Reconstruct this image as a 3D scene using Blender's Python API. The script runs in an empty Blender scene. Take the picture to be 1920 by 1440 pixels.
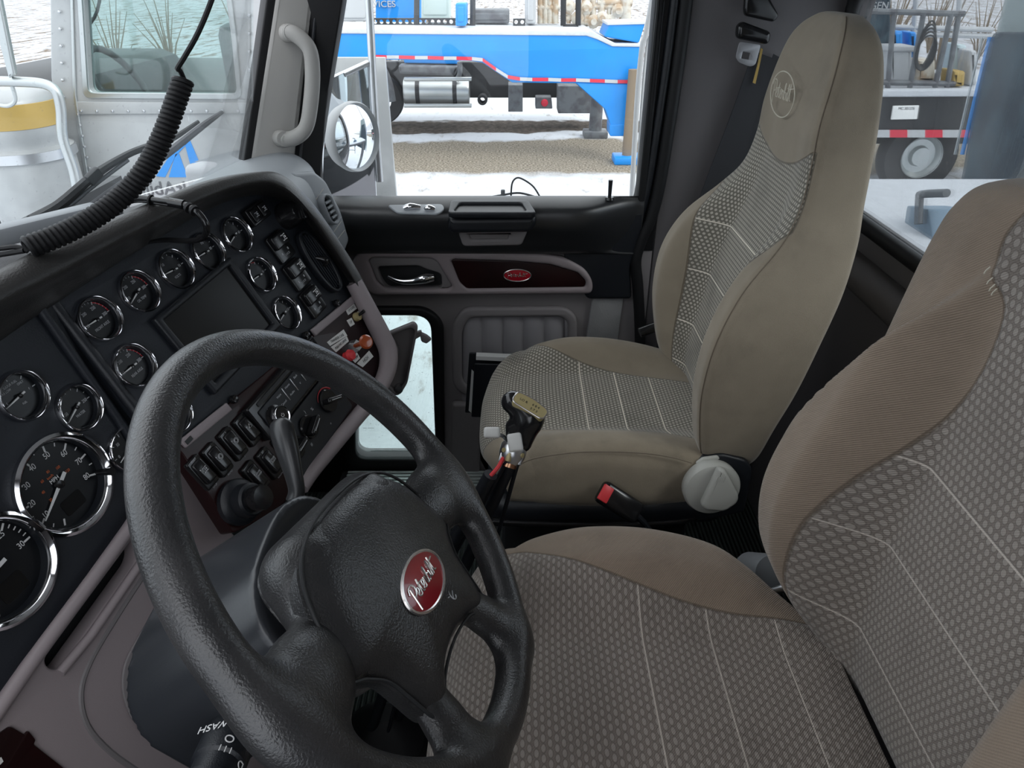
import bpy, bmesh, math, random
import numpy as np
from mathutils import Vector, Matrix
random.seed(4)
SC = bpy.context.scene
COL = SC.collection
# ---------------------------------------------------------------- camera, world, exposure
FPX, PITCH = 1331.0, math.radians(30.4)
CAM = Vector((0, 0, 2.75))
cd = bpy.data.cameras.new('camera'); cam = bpy.data.objects.new('camera', cd); COL.objects.link(cam)
cd.sensor_fit = 'HORIZONTAL'; cd.sensor_width = 36; cd.lens = FPX / 1920 * 36; cd.clip_start = .01; cd.clip_end = 400
cam.location = CAM; cam.rotation_euler = (math.pi/2 - PITCH, 0, -math.pi/2)
SC.camera = cam
SC.view_settings.view_transform = 'Standard'; SC.view_settings.look = 'None'
SC.view_settings.exposure = 0.22; SC.view_settings.gamma = 1; SC.view_settings.use_curve_mapping = False
w = bpy.data.worlds.new('sky'); SC.world = w; w.use_nodes = True
wn = w.node_tree; bg = wn.nodes['Background']; bg.inputs[1].default_value = 2.0
tc = wn.nodes.new('ShaderNodeTexCoord'); sx = wn.nodes.new('ShaderNodeSeparateXYZ'); rp = wn.nodes.new('ShaderNodeValToRGB')
wn.links.new(tc.outputs['Generated'], sx.inputs[0]); wn.links.new(sx.outputs[2], rp.inputs[0]); wn.links.new(rp.outputs[0], bg.inputs[0])
rp.color_ramp.elements[0].position = .0; rp.color_ramp.elements[0].color = (.72, .78, .86, 1)
rp.color_ramp.elements[1].position = .6; rp.color_ramp.elements[1].color = (1.0, 1.03, 1.08, 1)
sd = bpy.data.lights.new('sun', 'SUN'); sd.energy = 1.3; sd.angle = math.radians(25); sd.color = (1, .97, .92)
so = bpy.data.objects.new('sun', sd); COL.objects.link(so); so.rotation_euler = (math.radians(38), math.radians(-30), 0)
# big soft daylight openings are only windows; Cycles portals help the sampling
def portal(loc, rot, sx_, sy_):
    l = bpy.data.lights.new('window_portal', 'AREA'); l.shape = 'RECTANGLE'; l.size = sx_; l.size_y = sy_; l.cycles.is_portal = True
    o = bpy.data.objects.new('window_portal', l); COL.objects.link(o); o.location = loc; o.rotation_euler = rot
portal((1.83, .02, 2.55), (0, math.radians(90), 0), .75, .9)
portal((-.08, .08, 2.61), (0, math.radians(-90), 0), .72, .84)
portal((1.15, -.79, 2.51), (math.radians(90), 0, 0), 1.28, .48)
# ---------------------------------------------------------------- pixel rays of the 1920x1440 frame onto real planes
CP, SP = math.cos(PITCH), math.sin(PITCH)
def ray(u, v):
    a = (u - 960) / FPX; b = (720 - v) / FPX
    return Vector((CP + b*SP, -a, -SP + b*CP))
def atx(u, v, X): r = ray(u, v); return CAM + r * (X / r.x)
def aty(u, v, Y): r = ray(u, v); return CAM + r * (Y / r.y)
def atz(u, v, Z): r = ray(u, v); return CAM + r * ((Z - CAM.z) / r.z)
class Pl:
    def __init__(s, p0, n, xd=(1, 0, 0)):
        s.o = Vector(p0); s.n = Vector(n).normalized(); xd = Vector(xd)
        s.x = (xd - s.n * xd.dot(s.n)).normalized(); s.y = s.n.cross(s.x)
    def hit(s, u, v, h=0):
        r = ray(u, v); t = ((s.o + s.n*h - CAM).dot(s.n)) / r.dot(s.n); return CAM + r * t
    def L(s, u, v, h=0):
        q = s.hit(u, v, h) - s.o; return (q.dot(s.x), q.dot(s.y))
    def LL(s, pts, h=0): return [s.L(u, v, h) for u, v in pts]
    def W(s, x, y, z=0): return s.o + s.x*x + s.y*y + s.n*z
    def M(s, x=0, y=0, z=0, rot=0):
        c, n = math.cos(rot), math.sin(rot); ex = s.x*c + s.y*n; ey = s.y*c - s.x*n
        m = Matrix((ex, ey, s.n)).transposed().to_4x4(); m.translation = s.W(x, y, z); return m
    def off(s, h): return Pl(s.o + s.n*h, s.n, s.x)
# ---------------------------------------------------------------- materials
class S:
    def __init__(s, nt, k): s.nt = nt; s.k = k
    def _m(s, op, o, o2=None):
        n = s.nt.nodes.new('ShaderNodeMath'); n.operation = op
        for i, q in enumerate((s, o, o2)):
            if q is None: continue
            if isinstance(q, S): s.nt.links.new(q.k, n.inputs[i])
            else: n.inputs[i].default_value = q
        return S(s.nt, n.outputs[0])
    def __add__(s, o): return s._m('ADD', o)
    def __sub__(s, o): return s._m('SUBTRACT', o)
    def __mul__(s, o): return s._m('MULTIPLY', o)
    def __truediv__(s, o): return s._m('DIVIDE', o)
    def floor(s): return s._m('FLOOR', None)
    def fract(s): return s._m('FRACT', None)
    def abs(s): return s._m('ABSOLUTE', None)
    def sin(s): return s._m('SINE', None)
    def sqrt(s): return s._m('SQRT', None)
    def min(s, o): return s._m('MINIMUM', o)
    def max(s, o): return s._m('MAXIMUM', o)
    def mod(s, o): return s._m('FLOORED_MODULO', o)
    def ss(s, a, b):
        n = s.nt.nodes.new('ShaderNodeMapRange'); n.interpolation_type = 'SMOOTHSTEP'
        n.inputs[1].default_value = a; n.inputs[2].default_value = b; s.nt.links.new(s.k, n.inputs[0]); return S(s.nt, n.outputs[0])
MATS = {}
def newmat(name):
    m = bpy.data.materials.new(name); m.use_nodes = True; MATS[name] = m
    return m, m.node_tree, m.node_tree.nodes['Principled BSDF']
def noise(nt, scale, detail=2, coord='Object', rough=.5, sc3=None):
    t = nt.nodes.new('ShaderNodeTexCoord'); n = nt.nodes.new('ShaderNodeTexNoise')
    n.inputs['Scale'].default_value = scale; n.inputs['Detail'].default_value = detail; n.inputs['Roughness'].default_value = rough
    src = t.outputs[coord]
    if sc3:
        mp = nt.nodes.new('ShaderNodeMapping'); mp.inputs['Scale'].default_value = sc3; nt.links.new(src, mp.inputs[0]); src = mp.outputs[0]
    nt.links.new(src, n.inputs['Vector']); return S(nt, n.outputs[0])
def mixc(nt, f, a, b):
    n = nt.nodes.new('ShaderNodeMix'); n.data_type = 'RGBA'
    if isinstance(f, S): nt.links.new(f.k, n.inputs[0])
    else: n.inputs[0].default_value = f
    for i, q in ((6, a), (7, b)):
        if isinstance(q, tuple): n.inputs[i].default_value = q + (1,)
        else: nt.links.new(q, n.inputs[i])
    return n.outputs[2]
def bump(nt, bs, h, strength, dist):
    n = nt.nodes.new('ShaderNodeBump'); n.inputs['Strength'].default_value = strength; n.inputs['Distance'].default_value = dist
    nt.links.new(h.k, n.inputs['Height']); nt.links.new(n.outputs[0], bs.inputs['Normal'])
def mat(name, c, rough=.5, metal=0., spec=.5, bmp=None, var=None, coat=0., emit=None):
    m, nt, bs = newmat(name)
    bs.inputs['Base Color'].default_value = c + (1,); bs.inputs['Roughness'].default_value = rough
    bs.inputs['Metallic'].default_value = metal; bs.inputs['Specular IOR Level'].default_value = spec
    bs.inputs['Coat Weight'].default_value = coat
    if bmp: bump(nt, bs, noise(nt, bmp[0], bmp[2] if len(bmp) > 2 else 2), bmp[1], .002 if len(bmp) < 4 else bmp[3])
    if var:
        f = noise(nt, var[0], 4).ss(var[2], var[3]) if len(var) > 2 else noise(nt, var[0], 4).ss(.4, .65)
        nt.links.new(mixc(nt, f, c, var[1]), bs.inputs['Base Color'])
    return m
PLB = mat('black_soft_plastic', (.012, .014, .018), .42, spec=.45, bmp=(900, .25, 1, .001))
PLG = mat('black_gloss_plastic', (.012, .012, .013), .16, spec=.5)
RUB = mat('black_rubber', (.010, .010, .011), .55, spec=.3)
LEA = mat('black_leather_grain', (.028, .028, .029), .31, spec=.6, bmp=(520, .6, 2, .0010), var=(14, (.045, .044, .045)))
CHR = mat('chrome', (.82, .82, .84), .09, 1.0)
SAT = mat('satin_metal', (.62, .63, .65), .32, 1.0, bmp=(60, .05))
ALU = mat('brushed_aluminium', (.52, .54, .54), .38, .85, var=(9, (.50, .53, .53)))
TAU = mat('taupe_plastic', (.30, .258, .268), .48, spec=.4, bmp=(1100, .15, 1, .0008))
GRY = mat('grey_plastic', (.21, .195, .20), .55, spec=.35, bmp=(1000, .15, 1, .0008))
LGR = mat('pale_grey_plastic', (.40, .39, .37), .5, spec=.4, bmp=(700, .12, 1, .0008))
SLV = mat('blue_grey_plastic', (.30, .32, .34), .45, spec=.4)
WOD = mat('dark_cherry_wood', (.018, .0040, .0045), .38, spec=.3, coat=.12, var=(7, (.011, .003, .0035)))
SCR = mat('screen_glass', (.010, .010, .010), .25, spec=.25)
DIA = mat('dial_black', (.006, .007, .009), .35)
WHT = mat('white_print', (.75, .75, .75), .5)
GRP = mat('grey_print', (.50, .51, .53), .5)
ORP = mat('orange_print', (.55, .14, .05), .5)
RDP = mat('red_print', (.45, .03, .04), .45)
RED = mat('red_enamel', (.42, .012, .025), .22, coat=.5)
RPL = mat('red_plastic', (.75, .05, .06), .4)
ORK = mat('amber_knob', (.35, .07, .02), .2, coat=.3)
LBL = mat('white_label', (.78, .78, .76), .55)
SEM = mat('silver_emblem', (.70, .66, .64), .25, .9)
KNB = mat('warm_grey_plastic', (.42, .42, .39), .48, spec=.35)
GLD = mat('gold_plate', (.46, .38, .19), .35, .25)
# outside
BLU = mat('blue_paint', (.006, .25, .72), .4, coat=.05, var=(1.2, (.006, .225, .65)))
BLK = mat('black_paint', (.02, .021, .023), .5)
STL = mat('grey_steel', (.16, .17, .18), .6, .2, var=(6, (.10, .10, .11)))
WHP = mat('white_paint', (.46, .47, .48), .5)
CRM = mat('cream_pipe', (.62, .58, .50), .5, var=(8, (.45, .33, .22)))
YEL = mat('yellow_band', (.42, .28, .07), .5)
TIR = mat('tyre_rubber', (.028, .028, .030), .75, bmp=(30, .5))
NVY = mat('navy_panel', (.030, .045, .060), .6, spec=.2, var=(5, (.05, .08, .10)))
SNW = mat('snow', (.54, .56, .59), .7, bmp=(14, .7, 4, .02))
RST = mat('reflector_red', (.62, .03, .06), .35)
TRK = mat('silver_truck_paint', (.41, .42, .425), .40, .2, var=(2.5, (.29, .30, .305)))
BRN = mat('dry_brush', (.22, .17, .12), .9)
def glassmat(name, tint, refl=.06, rough=.0, dirt=0.):
    m = bpy.data.materials.new(name); m.use_nodes = True; nt = m.node_tree; nt.nodes.clear(); MATS[name] = m
    o = nt.nodes.new('ShaderNodeOutputMaterial'); t = nt.nodes.new('ShaderNodeBsdfTransparent'); g = nt.nodes.new('ShaderNodeBsdfGlossy')
    t.inputs[0].default_value = tint + (1,); g.inputs['Roughness'].default_value = rough; f = nt.nodes.new('ShaderNodeLayerWeight')
    f.inputs[0].default_value = .25; mx = nt.nodes.new('ShaderNodeMixShader')
    nt.links.new((S(nt, f.outputs['Fresnel'])*.6 + refl*.3).k, mx.inputs[0]); nt.links.new(t.outputs[0], mx.inputs[1]); nt.links.new(g.outputs[0], mx.inputs[2])
    last = mx.outputs[0]
    if dirt:
        d = nt.nodes.new('ShaderNodeBsdfDiffuse'); d.inputs[0].default_value = (.8, .8, .8, 1); m2 = nt.nodes.new('ShaderNodeMixShader')
        k = noise(nt, 3, 5).ss(.35, .8)*dirt + noise(nt, 160, 2).ss(.68, .74)*dirt*1.6
        nt.links.new(k.k, m2.inputs[0]); nt.links.new(last, m2.inputs[1]); nt.links.new(d.outputs[0], m2.inputs[2]); last = m2.outputs[0]
    nt.links.new(last, o.inputs[0]); return m
GLS = glassmat('clear_window_glass', (.97, .985, .98), dirt=.05)
GLW = glassmat('windshield_glass', (.97, .99, .99), dirt=.085)
GLT = glassmat('green_tinted_glass', (.86, .94, .92), .2, .02, dirt=.16)
GLD2 = glassmat('dusty_window_glass', (.93, .96, .97), dirt=.07)
GTK = glassmat('truck_window_glass', (.66, .78, .76), .2, .02, dirt=.05)
def fabric(name, tan, dark, dot, px, py, seams=(), twill=0, stain=.35, el=(.30, .36), vseam=None):
    """Woven insert (staggered oval dots) where attribute 'seam' < 0, plain tan cloth where > 0."""
    m, nt, bs = newmat(name)
    uv = nt.nodes.new('ShaderNodeUVMap'); sp = nt.nodes.new('ShaderNodeSeparateXYZ'); nt.links.new(uv.outputs[0], sp.inputs[0])
    U, V = S(nt, sp.outputs[0]), S(nt, sp.outputs[1])
    row = (V/py).floor(); fu = ((U/px) + row.mod(2.0)*.5).fract() - .5; fv = (V/py).fract() - .5
    e = ((fu/el[0])*(fu/el[0]) + (fv/el[1])*(fv/el[1])).sqrt(); d = e.ss(1.12, .85)
    ring = (e - 1.25).abs().ss(.25, .05)
    at = nt.nodes.new('ShaderNodeAttribute'); at.attribute_name = 'seam'; sm = S(nt, at.outputs['Fac'])
    wear = noise(nt, 5, 4).ss(.3, .7)
    ins = mixc(nt, d, mixc(nt, ring*.5, dark, tuple(x*.55 for x in dark)), dot)
    ins = mixc(nt, noise(nt, 9, 5).ss(.50, .75)*stain, ins, tuple(x*.5 for x in dark))
    line = None
    for s0 in seams:
        q = (V - s0).abs().ss(.0016, .0007)
        line = q if line is None else line.max(q)
    if line is not None: ins = mixc(nt, line, ins, tuple(min(1, x*1.7) for x in dot))
    tn = mixc(nt, noise(nt, 4.5, 6, rough=.6).ss(.48, .72)*stain, tan, tuple(x*.42 for x in tan))
    tn = mixc(nt, noise(nt, 24, 3).ss(.35, .75)*.3, tn, tuple(x*1.25 for x in tan))
    h = noise(nt, 900, 2)*.5
    if twill:
        tw = ((U*.7 + V*.7)*(6.283/.0021)).sin()*.5 + .5
        tn = mixc(nt, tw*.35, tn, tuple(x*.62 for x in tan)); h = h + tw*.6
    f = sm.ss(-.0008, .0008); edge = (sm.abs()).ss(.0026, .0008)
    c = mixc(nt, f, ins, tn); c = mixc(nt, edge*.6, c, tuple(x*.35 for x in tan))
    nt.links.new(c, bs.inputs['Base Color']); bs.inputs['Roughness'].default_value = .92
    bs.inputs['Specular IOR Level'].default_value = .15; bs.inputs['Sheen Weight'].default_value = .25; bs.inputs['Sheen Roughness'].default_value = .5
    if line is not None: h = h - line*1.5*(f*-1.0 + 1.0)
    h = h + d*.6*(f*-1.0 + 1.0) - edge*1.8
    bump(nt, bs, h, .55, .0016)
    return m
# ---------------------------------------------------------------- geometry helpers
WL = {}
def finish(me, smooth=True, ang=38):
    if smooth and len(me.polygons):
        me.polygons.foreach_set('use_smooth', [True]*len(me.polygons)); me.set_sharp_from_angle(angle=math.radians(ang))
    me.update(); return me
def obj(name, me, m=None, parent=None, label=None, cat=None, group=None, kind=None, smooth=True, ang=38, loc=None):
    """link a world-space mesh; its origin goes to its base (or its parent's origin)"""
    if isinstance(me, bmesh.types.BMesh):
        b = me; me = bpy.data.meshes.new(name); b.to_mesh(me); b.free()
    if parent is not None: base = WL[parent]
    elif loc is not None: base = Vector(loc)
    else:
        co = np.empty(len(me.vertices)*3); me.vertices.foreach_get('co', co); co = co.reshape(-1, 3)
        base = Vector(((co[:, 0].min() + co[:, 0].max())/2, (co[:, 1].min() + co[:, 1].max())/2, co[:, 2].min()))
    me.transform(Matrix.Translation(-base)); finish(me, smooth, ang)
    if m is not None and not len(me.materials): me.materials.append(m)
    o = bpy.data.objects.new(name, me); COL.objects.link(o)
    if parent is not None: o.parent = parent
    else: o.location = base
    WL[o] = base; props(o, label, cat, group, kind); return o
def props(o, label=None, cat=None, group=None, kind=None):
    for k, v in (('label', label), ('category', cat), ('group', group), ('kind', kind)):
        if v: o[k] = v
    return o
def thing(name, label, cat, loc, group=None, kind=None):
    o = bpy.data.objects.new(name, None); COL.objects.link(o); o.location = loc; o.empty_display_size = .05; WL[o] = Vector(loc)
    return props(o, label, cat, group, kind)
def rnd(pts, r, n=5):
    """round the corners of a closed 2D polygon"""
    out = []; N = len(pts); R = r if isinstance(r, (list, tuple)) else [r]*N
    for i in range(N):
        p = Vector(pts[i]); a = Vector(pts[i-1]) - p; b = Vector(pts[(i+1) % N]) - p; k = min(R[i], a.length*.49, b.length*.49)
        if k < 1e-6: out.append(tuple(p)); continue
        A = p + a.normalized()*k; B = p + b.normalized()*k
        for j in range(n+1):
            t = j/n; out.append(tuple(A*(1-t)**2 + p*2*t*(1-t) + B*t*t))
    return out
def cat_(pts, n=6, closed=True):
    """Catmull-Rom through points of any dimension"""
    P = [Vector(p) for p in pts]; N = len(P); out = []
    for i in range(N if closed else N-1):
        g = (lambda k: P[k % N]) if closed else (lambda k: P[max(0, min(N-1, k))])
        a, b, c, d = g(i-1), g(i), g(i+1), g(i+2)
        for j in range(n):
            t = j/n; out.append(.5*((2*b) + (c-a)*t + (2*a-5*b+4*c-d)*t*t + (3*b-a-3*c+d)*t**3))
    if not closed: out.append(P[-1])
    return out
def rect(x0, y0, x1, y1, r=0, n=5):
    p = [(x0, y0), (x1, y0), (x1, y1), (x0, y1)]; return rnd(p, r, n) if r else p
def circ(cx, cy, r, n=40, ry=None): return [(cx + r*math.cos(6.28318*i/n), cy + (ry or r)*math.sin(6.28318*i/n)) for i in range(n)]
def slabm(M, loops, z0, z1, bev=0.):
    """filled 2D outline (first loop) minus holes, extruded z0..z1 in frame M, bevelled"""
    cu = bpy.data.curves.new('c', 'CURVE'); cu.dimensions = '2D'; cu.fill_mode = 'BOTH'
    for lp in loops:
        s = cu.splines.new('POLY'); s.points.add(len(lp)-1); s.use_cyclic_u = True
        for i, p in enumerate(lp): s.points[i].co = (p[0], p[1], 0, 1)
    hz = (z1-z0)/2; bev = min(bev, hz*.98); cu.extrude = hz - bev; cu.bevel_depth = bev; cu.bevel_resolution = 2; cu.offset = -bev
    o = bpy.data.objects.new('c', cu); me = bpy.data.meshes.new_from_object(o); bpy.data.objects.remove(o); bpy.data.curves.remove(cu)
    bm = bmesh.new(); bm.from_mesh(me); bmesh.ops.remove_doubles(bm, verts=bm.verts, dist=1e-6); bm.to_mesh(me); bm.free()
    me.transform(M @ Matrix.Translation((0, 0, (z0+z1)/2))); return me
def slab(name, pl, loops, z0, z1, m, parent=None, bev=.002, **k):
    return obj(name, slabm(pl.M(), loops, z0, z1, bev), m, parent, **k)
def textm(M, s, size, depth=.0006, shear=0, ax='CENTER', sx=1.):
    cu = bpy.data.curves.new('t', 'FONT'); cu.body = s; cu.size = size; cu.extrude = depth; cu.shear = shear; cu.align_x = ax; cu.align_y = 'CENTER'
    o = bpy.data.objects.new('t', cu); me = bpy.data.meshes.new_from_object(o); bpy.data.objects.remove(o); bpy.data.curves.remove(cu)
    me.materials.clear(); me.transform(M @ Matrix.Diagonal((sx, 1, 1, 1))); return me
def join(ms):
    bm = bmesh.new()
    for m in ms: bm.from_mesh(m)
    me = bpy.data.meshes.new('j'); bm.to_mesh(me); bm.free(); return me
def grid(P, cu=False, cv=False, cap=False, uv=None, seam=None):
    """P[i][j] -> quad mesh; cu closes i, cv closes j; cap fills the first and last ring (cv)"""
    n, k = len(P), len(P[0]); vs = [tuple(p) for r in P for p in r]; fs = []
    for i in range(n if cu else n-1):
        for j in range(k if cv else k-1):
            a, b, c, d = i*k+j, i*k+(j+1) % k, ((i+1) % n)*k+(j+1) % k, ((i+1) % n)*k+j
            fs.append((a, b, c, d))
    if cap: fs.append(tuple(range(k-1, -1, -1))); fs.append(tuple((n-1)*k+j for j in range(k)))
    me = bpy.data.meshes.new('g'); me.from_pydata(vs, [], fs)
    if uv is not None:
        ul = me.uv_layers.new(name='uv'); fl = [q for r in uv for q in r]
        for l in me.loops: ul.data[l.index].uv = fl[l.vertex_index]
    if seam is not None:
        a = me.attributes.new('seam', 'FLOAT', 'POINT'); a.data.foreach_set('value', [q for r in seam for q in r])
    bm = bmesh.new(); bm.from_mesh(me); bmesh.ops.recalc_face_normals(bm, faces=bm.faces); bm.to_mesh(me); bm.free()
    return me
def tubem(pts, r, seg=10, closed=False, sub=0, flat=1., up=None):
    """swept tube; r is one radius or one per point; flat squashes the section along its second axis"""
    R = list(r) if isinstance(r, (list, tuple)) else [r]*len(pts)
    if sub:
        q = cat_([tuple(p) + (R[i],) for i, p in enumerate(pts)], sub, closed); pts = [Vector(p[:3]) for p in q]; R = [p[3] for p in q]
    P = [Vector(p) for p in pts]; N = len(P); out = []; prev = None
    for i in range(N):
        t = (P[(i+1) % N] - P[i-1]) if closed else (P[min(i+1, N-1)] - P[max(i-1, 0)])
        t.normalize()
        if prev is None:
            prev = Vector(up) if up else Vector((0, 0, 1)) if abs(t.z) < .9 else Vector((1, 0, 0))
        if up: prev = Vector(up)
        a = (prev - t*prev.dot(t)).normalized(); b = t.cross(a); prev = a
        out.append([P[i] + (a*math.cos(2*math.pi*k/seg)*flat + b*math.sin(2*math.pi*k/seg))*R[i] for k in range(seg)])
    return grid(out, cu=closed, cv=True, cap=not closed)
def tube(name, pts, r, m, parent=None, seg=10, closed=False, sub=0, flat=1., up=None, **k):
    return obj(name, tubem(pts, r, seg, closed, sub, flat, up), m, parent, **k)
def lathem(M, prof, seg=32, closed=False):
    """profile [(radius, z)] turned about the z axis of frame M"""
    P = [[M @ Vector((r*math.cos(2*math.pi*j/seg), r*math.sin(2*math.pi*j/seg), z)) for j in range(seg)] for r, z in prof]
    return grid(P, cu=closed, cv=True, cap=not closed)
def lathe(name, M, prof, m, parent=None, seg=32, closed=False, **k): return obj(name, lathem(M, prof, seg, closed), m, parent, **k)
def boxm(M, sx_, sy_, sz_, bev=.003, seg=2):
    """box sized sx,sy,sz centred on frame M"""
    bm = bmesh.new(); bmesh.ops.create_cube(bm, size=1, matrix=Matrix.Diagonal((sx_, sy_, sz_, 1)))
    if bev: bmesh.ops.bevel(bm, geom=bm.edges[:], offset=min(bev, sx_*.45, sy_*.45, sz_*.45), segments=seg, profile=.5, affect='EDGES')
    bm.transform(M); me = bpy.data.meshes.new('b'); bm.to_mesh(me); bm.free(); return me
def box(name, a, b, m, parent=None, bev=.003, **k):
    a, b = Vector(a), Vector(b); c = (a+b)/2; d = b-a
    return obj(name, boxm(Matrix.Translation(c), abs(d.x), abs(d.y), abs(d.z), bev), m, parent, **k)
def boxp(name, pl, x, y, z, sx_, sy_, sz_, m, parent=None, bev=.003, rot=0, **k):
    return obj(name, boxm(pl.M(x, y, z + sz_/2, rot), sx_, sy_, sz_, bev), m, parent, **k)
def nets(f, lo, hi, h, M=None):
    """surface nets of a signed distance function on a numpy grid"""
    ax = [np.arange(lo[i], hi[i] + h, h) for i in range(3)]; X, Y, Z = np.meshgrid(*ax, indexing='ij'); D = f(X, Y, Z)
    nx, ny, nz = [s-1 for s in D.shape]; acc = np.zeros((nx, ny, nz, 3)); cnt = np.zeros((nx, ny, nz))
    cs = [(i, j, k) for i in (0, 1) for j in (0, 1) for k in (0, 1)]; g = lambda c: D[c[0]:c[0]+nx, c[1]:c[1]+ny, c[2]:c[2]+nz]
    for c in cs:
        for a in range(3):
            if c[a]: continue
            e = list(c); e[a] = 1; d0, d1 = g(c), g(e); cr = (d0 < 0) != (d1 < 0); t = np.where(cr, d0/np.where(cr, d0-d1, 1), 0)
            for b in range(3): acc[..., b] += np.where(cr, c[b] + (t if b == a else 0), 0)
            cnt += cr
    on = cnt > 0; idx = -np.ones(on.shape, int); idx[on] = np.arange(on.sum()); cells = np.argwhere(on)
    V = (cells + acc[on]/cnt[on][:, None])*h + np.array(lo); F = []
    for a in range(3):
        b, c = (a+1) % 3, (a+2) % 3; s0 = [slice(None)]*3; s1 = [slice(None)]*3; s0[a] = slice(0, -1); s1[a] = slice(1, None)
        d0, d1 = D[tuple(s0)], D[tuple(s1)]; cr = (d0 < 0) != (d1 < 0); q = np.argwhere(cr); neg = (d0 < 0)[tuple(q.T)]
        ok = (q[:, b] > 0) & (q[:, c] > 0) & (q[:, b] < D.shape[b]-1) & (q[:, c] < D.shape[c]-1); q, neg = q[ok], neg[ok]
        def I(db, dc): r = q.copy(); r[:, b] += db; r[:, c] += dc; return idx[tuple(r.T)]
        fq = np.stack([I(-1, -1), I(0, -1), I(0, 0), I(-1, 0)], 1); fq[~neg] = fq[~neg][:, ::-1]; F.append(fq)
    me = bpy.data.meshes.new('n'); me.from_pydata(V.tolist(), [], np.concatenate(F).tolist())
    if M is not None: me.transform(M)
    return me
def smin(a, b, k):
    h = np.clip(.5 + .5*(b-a)/k, 0, 1); return b*(1-h) + a*h - k*h*(1-h)
def caps(X, Y, Z, a, b, ra, rb, fz=1.):
    """tapered capsule, squashed in z by fz"""
    a, b = np.array(a, float), np.array(b, float); d = b-a
    q = [X-a[0], Y-a[1], (Z-a[2])*1.]; dd = d@d; t = np.clip((q[0]*d[0]+q[1]*d[1]+q[2]*d[2])/dd, 0, 1)
    return (np.sqrt((q[0]-t*d[0])**2 + (q[1]-t*d[1])**2 + ((q[2]-t*d[2])/fz)**2) - (ra+(rb-ra)*t))*min(1, fz)
def rbox(X, Y, Z, c, hs, r):
    q = [np.abs(A-c[i]) - hs[i] + r for i, A in enumerate((X, Y, Z))]
    return np.sqrt(sum(np.maximum(k, 0)**2 for k in q)) + np.minimum(np.maximum(np.maximum(q[0], q[1]), q[2]), 0) - r
def copy_tree(o, loc):
    c = o.copy(); COL.objects.link(c); c.location = loc; WL[c] = Vector(loc)
    for ch in list(o.children):
        d = ch.copy(); COL.objects.link(d); d.parent = c; WL[d] = Vector(loc)
        for g_ in ch.children: e = g_.copy(); COL.objects.link(e); e.parent = d
    return c
# cursive lettering of the round badges: pen strokes in a unit box (x 0..1, y -.5...5)
SCRIPT = [[(.05, -.45), (.08, 0), (.10, .36)], [(.01, .24), (.07, .42), (.17, .42), (.205, .24), (.15, .06), (.08, .04)],
          [(.18, -.08), (.25, .05), (.245, .17), (.20, .12), (.20, -.12), (.27, -.15)], [(.27, -.15), (.31, .15), (.345, .38)], [(.345, .38), (.33, -.08), (.37, -.15)], [(.28, .18), (.39, .20)],
          [(.375, -.10), (.45, .05), (.445, .17), (.40, .12), (.40, -.12), (.465, -.15)], [(.465, -.15), (.50, .17)], [(.50, .17), (.525, .10), (.55, .15), (.535, -.10), (.57, -.15)],
          [(.57, -.15), (.63, .25), (.635, .42), (.60, .30), (.60, -.12), (.655, -.12), (.67, .08), (.61, .10)], [(.71, .13), (.70, -.10), (.73, -.15)], [(.72, .25), (.723, .27)],
          [(.73, -.15), (.795, .30), (.79, .43), (.76, .30), (.76, -.10), (.79, -.15)], [(.79, -.15), (.83, .15), (.875, .46)], [(.875, .46), (.85, -.06), (.90, -.12)], [(.78, .24), (.98, .32)]]
def scriptm(M, w_, h_, r=.0006):
    ms = []
    for st in SCRIPT: ms.append(tubem([M @ Vector(((x-.5)*w_, y*h_, .0003)) for x, y in st], r, 5, sub=3))
    return join(ms)
# ================================================================ the cab shell
ZC = CAM.z
def st(o): o['kind'] = 'structure'; return o
FLR = mat('ribbed_floor_mat', (.075, .095, .088), .55)
_m, nt, bs = MATS['ribbed_floor_mat'], MATS['ribbed_floor_mat'].node_tree, MATS['ribbed_floor_mat'].node_tree.nodes['Principled BSDF']
_t = nt.nodes.new('ShaderNodeTexCoord'); _s = nt.nodes.new('ShaderNodeSeparateXYZ'); nt.links.new(_t.outputs['Object'], _s.inputs[0])
_r = (S(nt, _s.outputs[1])*(6.283/.012)).sin(); bump(nt, bs, _r, .8, .003)
nt.links.new(mixc(nt, _r.ss(-.2, .5), (.024, .034, .031), (.060, .076, .070)), bs.inputs['Base Color'])
st(box('floor', (-.06, -.80, 1.27), (1.80, .98, 1.29), FLR, bev=0))
DARK = mat('grey_headliner_cloth', (.36, .35, .34), .9)
st(box('ceiling', (-.06, -.86, 3.05), (1.86, .50, 3.08), DARK, bev=.005))
REAR = mat('dark_grey_trim_panel', (.095, .090, .094), .6, bmp=(500, .15, 2, .001))
# rear wall with its window opening (local x = world -x when facing forward)
RW = Pl((0, -.75, ZC), (0, 1, 0), (-1, 0, 0)); NX = lambda P_: [(-a, b) for a, b in P_]
rwin = rnd(NX([(.50, -.475), (1.775, -.475), (1.775, -.055), (1.72, .0), (.50, .0)]), [.05, .06, .05, .03, .05])
wb = slab('wall_back', RW, [rect(-1.80, -1.46, .06, .30), rwin], -.05, 0, REAR, bev=.002); st(wb)
sh = tube('window_ledge', [(-.04, -.735, ZC-.56), (.6, -.735, ZC-.56), (1.2, -.735, ZC-.56), (1.78, -.735, ZC-.56)], .035, REAR, wb, seg=16)
fr = tube('window_seal', [RW.W(a, b, -.004) for a, b in rwin], .016, RUB, wb, seg=10, closed=True)
win3 = slab('window_3', RW, [rwin], -.040, -.034, GLD2, bev=0); st(win3)
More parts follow.
